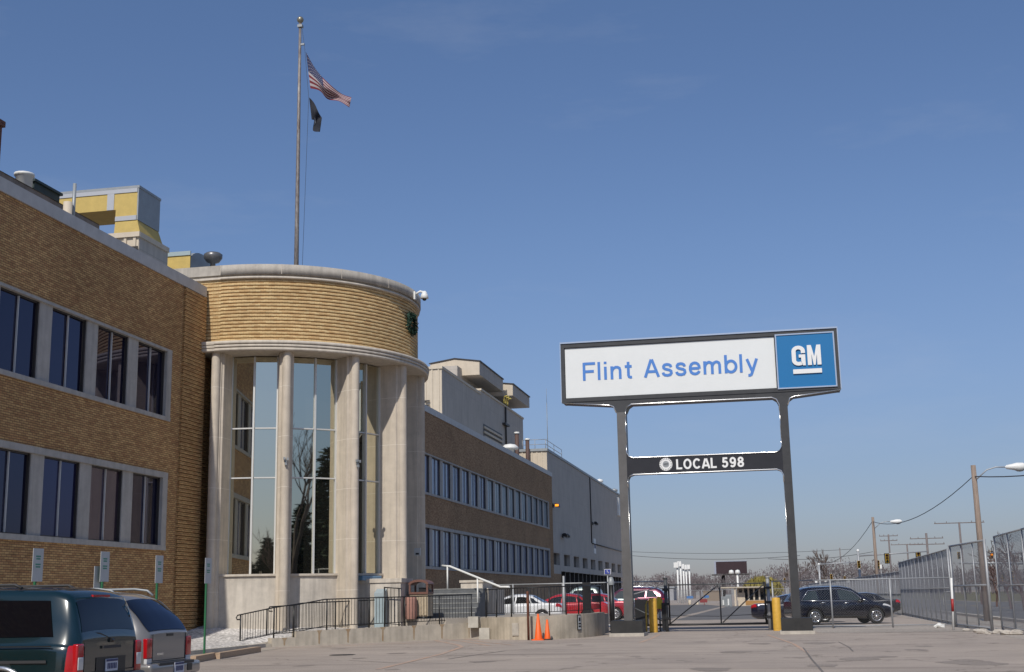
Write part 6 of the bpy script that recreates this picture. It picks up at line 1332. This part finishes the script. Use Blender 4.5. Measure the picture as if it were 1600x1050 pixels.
mast('steel signal mast whose arm reaches right over the tall fence', 1340.5, 862, 920, 140, [(1340.5, 868.5, 1449, 861.5)]); mast('lower steel signal mast with an arm pointing right, left of the taller mast', 1279.5, 883, 920, 165, [(1279.5, 882, 1341, 878)])
mast('signal mast arm seen through the mesh at the right', 1600, 862, 930, 95, [(1600, 864, 1541, 863.5), (1600, 880, 1498, 880)])
head(1386, 872.5, 139.7, 13, 'traffic light with a dark backplate hanging from the mast arm', back=True); head(1372, 882, 150, 12, 'yellow traffic light below and left of the mast arm'); head(1342, 882, 139, 11, 'dark traffic light side-mounted on the tall signal mast')
head(1435, 870, 141, 13, 'traffic light seen through the top of the tall fence', back=True); head(1430, 881, 152, 9, 'small traffic light seen through the fence, lower of its pair')
head(1299, 902, 180, 9, 'yellow traffic light far off above the roof of the black estate car'); head(1320, 904, 185, 7, 'smaller yellow traffic light right of the one above the black estate car'); head(1226, 907, 200, 7, 'tiny yellow traffic light just left of the right sign post')
head(1549, 866.5, 96, 11, 'traffic light with a lit amber lamp in the gap of the fence', lit=1); head(1498, 868, 120, 10, 'traffic light behind the mesh of the gate leaf')
head(1580.5, 900, 110, 13, 'low yellow pedestrian signal behind the right-hand fence'); head(1567, 903, 112, 8, 'small orange pedestrian signal behind the right-hand fence')
for k, (u, v0, v1, Y, w, h) in enumerate(((1376, 882, 890, 150, 3, 6), (1275, 906, 911, 200, 3.5, 5), (1308, 906, 912, 200, 4, 5), (1324.5, 905, 911, 190, 4, 5), (1290, 907, 912, 210, 3, 4))):
    a = at_y(u, v0, Y); s = Y/CF; t = thing('road_sign', ['small white road sign hanging near the traffic lights', 'small white sign above the front of the black estate car roof', 'white sign right of the first yellow light over the black car', 'white sign at the right of the yellow lights over the black car', 'tiny grey sign between the yellow lights over the black car'][k], 'road sign', (a.x, Y, 0), group='small road signs by the crossing')
    b = MB(); b.box(a.x-w*s/2, Y, a.z-h*s, a.x+w*s/2, Y+.04, a.z); b.build('panel', white, t); b = MB(); b.tube([(a.x, Y+.1, 0), (a.x, Y+.1, a.z)], .05, 6); b.build('post', galv, t)
# billboard
YB = 430; a, c_ = at_y(1117, 878, YB), at_y(1166.5, 877, YB); lo = at_y(1117, 897, YB).z
bbd = thing('billboard', 'dark blank roadside billboard on a single post above the trees', 'billboard', ((a.x+c_.x)/2, YB, 0))
b = MB(); b.box(a.x, YB, lo, c_.x, YB+.5, a.z); b.build('panel', mat('billboard_dark', (.035, .018, .022), .8, var=.2, scale=.6), bbd)
b = MB(); b.box(a.x-.3, YB-.1, lo, a.x+.3, YB+.6, a.z); b.box(a.x-.3, YB-.1, a.z, c_.x+.1, YB+.6, a.z+.25); b.build('frame', mat('billboard_frame', (.30, .32, .38), .6), bbd)
b = MB(); b.box(a.x-1.2, YB-1.6, lo-.5, c_.x+.8, YB+.8, lo-.1); b.build('catwalk', bronze, bbd); xm_ = at_y(1130, 900, YB).x; b = MB(); b.tube([(xm_, YB+.3, 0), (xm_, YB+.3, lo)], .6, 10); b.build('post', bronze, bbd)
# cluster of white flood-light poles
for k, (u, vt) in enumerate(((1057.5, 886), (1062.5, 884), (1067, 888), (1071, 889), (1076, 888.5))):
    Y = 215+k*9; q = at_y(u+.8, vt, Y); t = thing('floodlight_pole', 'white floodlight pole in the tight row left of the billboard', 'floodlight pole', (q.x, Y, 0), group='white floodlight poles left of the billboard'); b = MB(); b.tube([(q.x, Y, 0), q], .15, 7); b.build('pole', white, t)
    b = MB(); b.box(q.x-.55, Y-.5, q.z-.1, q.x+.2, Y+.3, q.z+.75); b.build('lamp_head', white, t)
q = at_y(1152, 895, 190); t = thing('floodlight_pole', 'white twin-headed floodlight pole behind the guard booth', 'floodlight pole', (q.x, 190, 0)); b = MB(); b.tube([(q.x, 190, 0), q], .15, 8); b.build('pole', white, t)
for dx in (-.75, .15): b = MB(); b.lathe([(.02, .45), (.3, .35), (.42, -.1), (0, -.15)], c=(q.x+dx-.1, 190), n=12); b.v = [(x, y, z+q.z) for x, y, z in b.v]; clean(b.build('lamp_head', white, t))
# guard booth and yard clutter
YK = 172; zk = at_y(1175, 945, YK).z
bo = thing('guard_booth', 'small cream guard booth with a flat roof and wide windows beyond the gate', 'guard booth', (0, YK, 0)); x0, x1 = at_y(1153, 930, YK).x, at_y(1195, 930, YK).x; zt = at_y(1170, 918.5, YK).z
b = MB(); zs = at_y(1170, 938, YK).z; b.box(x0, YK, 0, x0+.9, YK+3, zs+1.0); b.box(x0+.9, YK, 0, x1, YK+3, zs); n = 5
for i in range(n+1): x = x0+(x1-x0)*i/n; b.box(x-.1, YK-.01, zs, x+.1, YK+.2, zt)
b.box(x0, YK+2.8, zs, x1, YK+3, zt); b.build('wall', cream, bo)
b = MB(); b.box(x0+.95, YK-.06, .1, x1-.1, YK-.02, zs-.05); b.build('orange_panel', mat('orange_brown', (.38, .20, .06), .7), bo)
for i in range(n): x = x0+(x1-x0)*i/n; b = MB(); b.box(x+.12, YK+.05, zs+.1, x+(x1-x0)/n-.12, YK+.1, zt-.15); b.build('window', pane_dark, bo)
b = MB(); xa = at_y(1127, 918, YK).x; b.box(xa, YK-1.2, zt, x1+.6, YK+3.5, zt+.16); b.build('roof', mat('roof_cream', (.48, .42, .33), .8), bo)
b = MB(); xp = at_y(1149, 930, YK).x; b.box(xp-.12, YK-1, 0, xp+.12, YK-.76, zt); b.build('canopy_post', cream, bo)
for k, (u, w, h, v) in enumerate(((1131, 7, 14, 947), (1139, 9, 17, 946))):
    Y = 165-k*4; p = at_y(u, v, Y); s = Y/CF; t = thing('transformer', ['small grey electrical cabinet with a white door, left of the guard booth', 'tall grey finned electrical cabinet left of the guard booth'][k], 'electrical cabinet', (p.x, Y, 0)); b = MB(); b.box(p.x-w*s/2, Y, 0, p.x+w*s/2, Y+.8, h*s+.1)
    for i in range(4): b.box(p.x-w*s/2+i*w*s/4+.03, Y-.12, .1, p.x-w*s/2+i*w*s/4+.1, Y, h*s)
    b.build('cabinet', greymetal, t); b = MB(); b.box(p.x-.12, Y-.14, .2, p.x+.05, Y-.125, h*s*.7); b.build('label_plate', white, t)
for k, (u, v, w) in enumerate(((1078, 933.5, 10), (1103.5, 932.5, 8), (1231, 930.5, 8))):
    Y = 180; p = at_y(u, v, Y); s = Y/CF; t = thing('blue_sign', ['small blue sign low in the yard left of the diagonal brace', 'small blue sign in the yard behind the middle of the gate', 'small blue sign beside the right sign post'][k], 'sign', (p.x, Y, 0), group='low blue signs in the yard'); b = MB(); b.box(p.x-w*s/2, Y, p.z-.14, p.x+w*s/2, Y+.05, p.z+.2); b.build('panel', mat('blue_panel', (.08, .19, .42), .5), t); b = MB(); b.tube([(p.x, Y+.1, -.02), (p.x, Y+.1, p.z)], .05, 6); b.build('post', galv, t)
p = at_y(1100, 938.5, 160); b = MB(); b.box(p.x-.5, 160, p.z-.22, p.x+.4, 160.05, p.z+.2); b.tube([(p.x, 160.1, 0), (p.x, 160.1, p.z)], .05, 6); tag(b.build('red_sign', mat('red_panel', (.25, .04, .04), .6)), 'small red sign low behind the middle of the gate', 'sign')
for k, (u, vb, h) in enumerate(((1078, 945, 10), (1090, 944, 7))):
    p = at_y(u, vb, 170); b = MB(); b.tube([(p.x, 170, 0), (p.x, 170, h*170/CF)], .2-.04*k, 8); tag(b.build('bollard', cream), ['pale bollard in the yard under the blue sign', 'slim pale bollard in the yard right of the blue sign'][k], 'bollard', 'pale bollards in the yard')
chain_fence('chain_link_fence', 'far low chain-link fence crossing the yard behind the gate', [(-30, 200), (14, 196)], 2.2, 3.2, group=None, sp=.25, r=.007, bottom=False)
p = at_y(1113, 925, 260); b = MB(); b.box(p.x-1.8, 260, 0, p.x+1.7, 262, p.z+.1); b.box(p.x-1.9, 259.9, p.z+.1, p.x+1.8, 262.1, p.z+.25); tag(b.build('storage_container', mat('tan_box', (.24, .19, .14), .8)), 'low tan storage container beyond the yard fence', 'container')
t = thing('far_building', 'low pale building far beyond the yard, left of the floodlight poles', 'building', (-30, 330, 0)); b = MB(); p = at_y(1000, 915, 330); q = at_y(1052, 915, 330); b.box(p.x, 330, 0, q.x, 340, 3.4); b.build('wall', mat('pale_far_wall', (.33, .33, .34), .8), t); b = MB(); b.box(p.x-.3, 329.7, 3.4, q.x+.3, 340.3, 3.75); b.build('roof', greymetal, t)
# blue parking sign at the left post
p = at_y(949, 893.5, 62); t = thing('blue_parking_sign', 'blue accessible parking sign on a thin pole left of the left sign post', 'sign', (p.x, 62, .2)); b = MB(); b.box(p.x-.14, 61.95, p.z-.12, p.x+.17, 62, p.z+.13); b.build('panel', white, t); b = MB(); b.box(p.x-.12, 61.935, p.z-.1, p.x+.15, 61.948, p.z+.11); o = b.build('blue_face', mat('parking_blue', (.03, .05, .30), .5), t)
b = MB(); b.ball((p.x+.0, 61.93, p.z+.06), .022, 8, 6); b.tube([(p.x, 61.93, p.z+.04), (p.x+.01, 61.93, p.z-.02), (p.x+.07, 61.93, p.z-.02), (p.x+.09, 61.93, p.z-.07)], .012, 5); b.build('wheelchair_symbol', white, o); b = MB(); b.tube([(p.x, 62.03, .2), (p.x, 62.03, p.z)], .035, 6); b.build('post', galv, t)

# ================================================================== TREES
def bare_tree(name, label, x, y, h, seed, group=None, r0_=None, levels=5, spread=.55, z=0, mtl=None, twr=.012):
    rnd = random.Random(seed); t = thing(name, label, 'tree', (x, y, z), group=group); tr, cr = MB(), MB()
    def grow(p, d, L, r, lv):
        n = 3; pts = [p]
        for i in range(n):
            d = (d+Vector((rnd.gauss(0, .10), rnd.gauss(0, .10), .05))).normalized(); p = p+d*(L/n); pts.append(p)
        (tr if lv >= levels-1 else cr).tube(pts, r, 6 if lv > 3 else 3, cap=False, r2=r*.62)
        if lv <= 0: return
        k = rnd.choice((2, 3, 3)) if lv > 1 else 4
        for i in range(k):
            a = rnd.uniform(0, 2*math.pi); e = rnd.uniform(.35, 1)*spread; q = d.orthogonal().normalized(); q = Matrix.Rotation(a, 3, d) @ q
            b0 = pts[-1] if i < 2 else pts[rnd.choice((1, 2))]
            grow(b0, (d*math.cos(e)+q*math.sin(e)).normalized(), L*rnd.uniform(.62, .85), max(twr, r*.6), lv-1)
    grow(Vector((x, y, z-.1)), Vector((0, 0, 1)), h*.30, r0_ or h*.022, levels); tr.build('trunk', mtl or barkm, t); cr.build('crown', mtl or twigm, t); return t
def conifer(name, label, x, y, h, w, seed, group=None, mtl=None):
    rnd = random.Random(seed); t = thing(name, label, 'tree', (x, y, 0), group=group); b = MB(); b.tube([(x, y, 0), (x, y, h*.95)], h*.018, 7, r2=.03); b.build('trunk', barkm, t); c = MB(); z = h*.08
    while z < h:
        f = 1-z/h; n = int(10+20*f)
        for k in range(n):
            a = rnd.uniform(0, 2*math.pi); L = w*(f**.8)*rnd.uniform(.6, 1.1)+.15; d = Vector((math.cos(a), math.sin(a), 0)); dn = -.35+.5*(1-f)
            for m_ in range(int(3+L*3)):
                s = rnd.uniform(.15, 1); q = Vector((x, y, z))+d*(L*s)+Vector((rnd.gauss(0, .14), rnd.gauss(0, .14), dn*L*s*.5+rnd.gauss(0, .08))); u1 = (d+Vector((rnd.gauss(0, .5), rnd.gauss(0, .5), rnd.gauss(0, .25)))).normalized()*rnd.uniform(.25, .55); u2 = Vector((rnd.gauss(0, 1), rnd.gauss(0, 1), rnd.gauss(0, .6))).normalized()*.14
                c.quad(q-u1, q+u2, q+u1, q-u2)
        z += h*.022
    c.build('crown', mtl or conif, t); return t
# trees along the far side of the road and behind the camera, seen in the tower's mirror windows
for k, (x, y, h, w) in enumerate(((30, -1.2, 10.4, 3.2), (33, 25.2, 13.8, 3.6), (35.5, 23.4, 11, 3.6), (-1.6, -43.5, 6.6, 3.4), (.8, -43, 8.4, 3.2), (-7, -54, 7.5, 3.6), (34, 1.5, 7, 3.5))): conifer('conifer', 'dark conifer reflected in the tower windows', x, y, h, w, 20+k, 'conifers reflected in the tower windows')
for k, (x, y, h, lv) in enumerate(((23.3, 5.0, 17.0, 6), (1.2, -39.5, 9.8, 5), (3.4, -42, 10, 5))): bare_tree('bare_tree', 'leafless tree reflected in the tower windows', x, y, h, 40+k, 'leafless trees reflected in the tower windows', levels=lv)
# right-hand trees behind the fence
for k, (u, Y, h, lb_) in enumerate(((1578, 105, 5.2, 'bushy leafless tree behind the fence at the right edge'), (1600, 95, 5.8, 'taller leafless tree cut by the right edge of the picture'), (1556, 120, 4.8, 'reddish brown leafless tree seen through the fence gap'), (1533, 140, 4.8, 'thin leafless tree behind the gate leaf'), (1618, 80, 5.0, 'leafless tree just outside the right edge whose twigs reach into the picture'))):
    p = at_y(u, 930, Y); bare_tree('bare_tree', lb_, p.x, Y, h, 60+k, 'leafless trees behind the right-hand fence', levels=5, spread=.7, mtl=mat('reddish_twigs', (.12, .075, .065), .95), twr=.02)
p = at_y(1602, 800, 70); conifer('conifer', 'dark conifer whose tips touch the right edge above the fence', p.x+1.6, 70, 7.0, 1.7, 77)
p = at_y(1292, 900, 330); bare_tree('bare_tree', 'single leafless tree standing above the far tree line', p.x, 330, 14, 81, levels=5, spread=.45, twr=.05)
p = at_y(1250, 900, 360); bare_tree('bare_tree', 'wide leafless tree just right of the right sign post', p.x, 360, 12, 82, levels=5, spread=.7, twr=.05)
def leaf_blob(name, label, cx, cy, w, h, n, m_, seed):
    rnd = random.Random(seed); t = thing(name, label, 'tree', (cx, cy, 0)); b = MB(); b.tube([(cx, cy, 0), (cx, cy, h*.6)], .35, 7); b.build('trunk', barkm, t); b = MB()
    for i in range(n):
        a, e, r_ = rnd.uniform(0, 2*math.pi), math.asin(rnd.uniform(-.3, 1)), rnd.uniform(.5, 1)**.5*rnd.uniform(.8, 1.06); q = Vector((cx+w/2*r_*math.cos(a)*math.cos(e), cy+w/2*r_*math.sin(a)*math.cos(e), h*.42+h*.58*r_*math.sin(e))); s = rnd.uniform(.3, .7)
        u1 = Vector((rnd.gauss(0, .4), rnd.gauss(0, .4), -1)).normalized()*s*1.3; u2 = Vector((rnd.gauss(0, 1), rnd.gauss(0, 1), 0)).normalized()*s*.35; b.quad(q-u1, q+u2, q+u1, q-u2)
    b.build('crown', m_, t)
p = at_y(1192, 915, 300); leaf_blob('willow', 'yellow-green spring willow under the right end of the billboard', p.x, 300, 9.0, 5.2, 2600, mat('willow_yellow', (.23, .19, .045), .9, var=.3, scale=.8), 5)
# far wood: one mass of leafless crowns along the horizon
rnd = random.Random(31); b = MB()
for i in range(760):
    Y = rnd.uniform(400, 640); X = rnd.uniform(-190, 330)
    hh = rnd.uniform(8.5, 12.5)*(1+.14*math.sin(X*.06)+.12*math.sin(X*.021+1))*Y/520*(1 if X < 60 else .88); w = hh*rnd.uniform(.7, 1.1)
    b.obox((X, Y, 0), (X, Y, hh*.5), .3, .3)
    for k in range(105):
        a = rnd.uniform(0, 2*math.pi); e = rnd.uniform(-.5, 1); rr = rnd.uniform(.35, 1)**.5; q = Vector((X+w*.5*rr*math.cos(a)*math.sqrt(1-e*e), Y+w*.5*rr*math.sin(a)*math.sqrt(1-e*e), hh*(.52+.46*e*rr))); L = rnd.uniform(.25, .75)
        d = (Vector((q.x-X, q.y-Y, (q.z-hh*.3)*1.2)).normalized()+Vector((rnd.gauss(0, .3), 0, rnd.gauss(0, .3)))).normalized()*L; s = Vector((rnd.uniform(.05, .2), 0, rnd.uniform(-.08, .08))); b.quad(q-d, q+s, q+d, q-s)
o = b.build('far_wood', mat('hazy_far_twigs', (.15, .125, .13), .95, col2=(.115, .10, .10), scale=.06)); o['kind'] = 'stuff'; tag(o, 'brownish leafless wood along the horizon', 'wood')  # distance haze mixed into the twig colour, paler and more purple
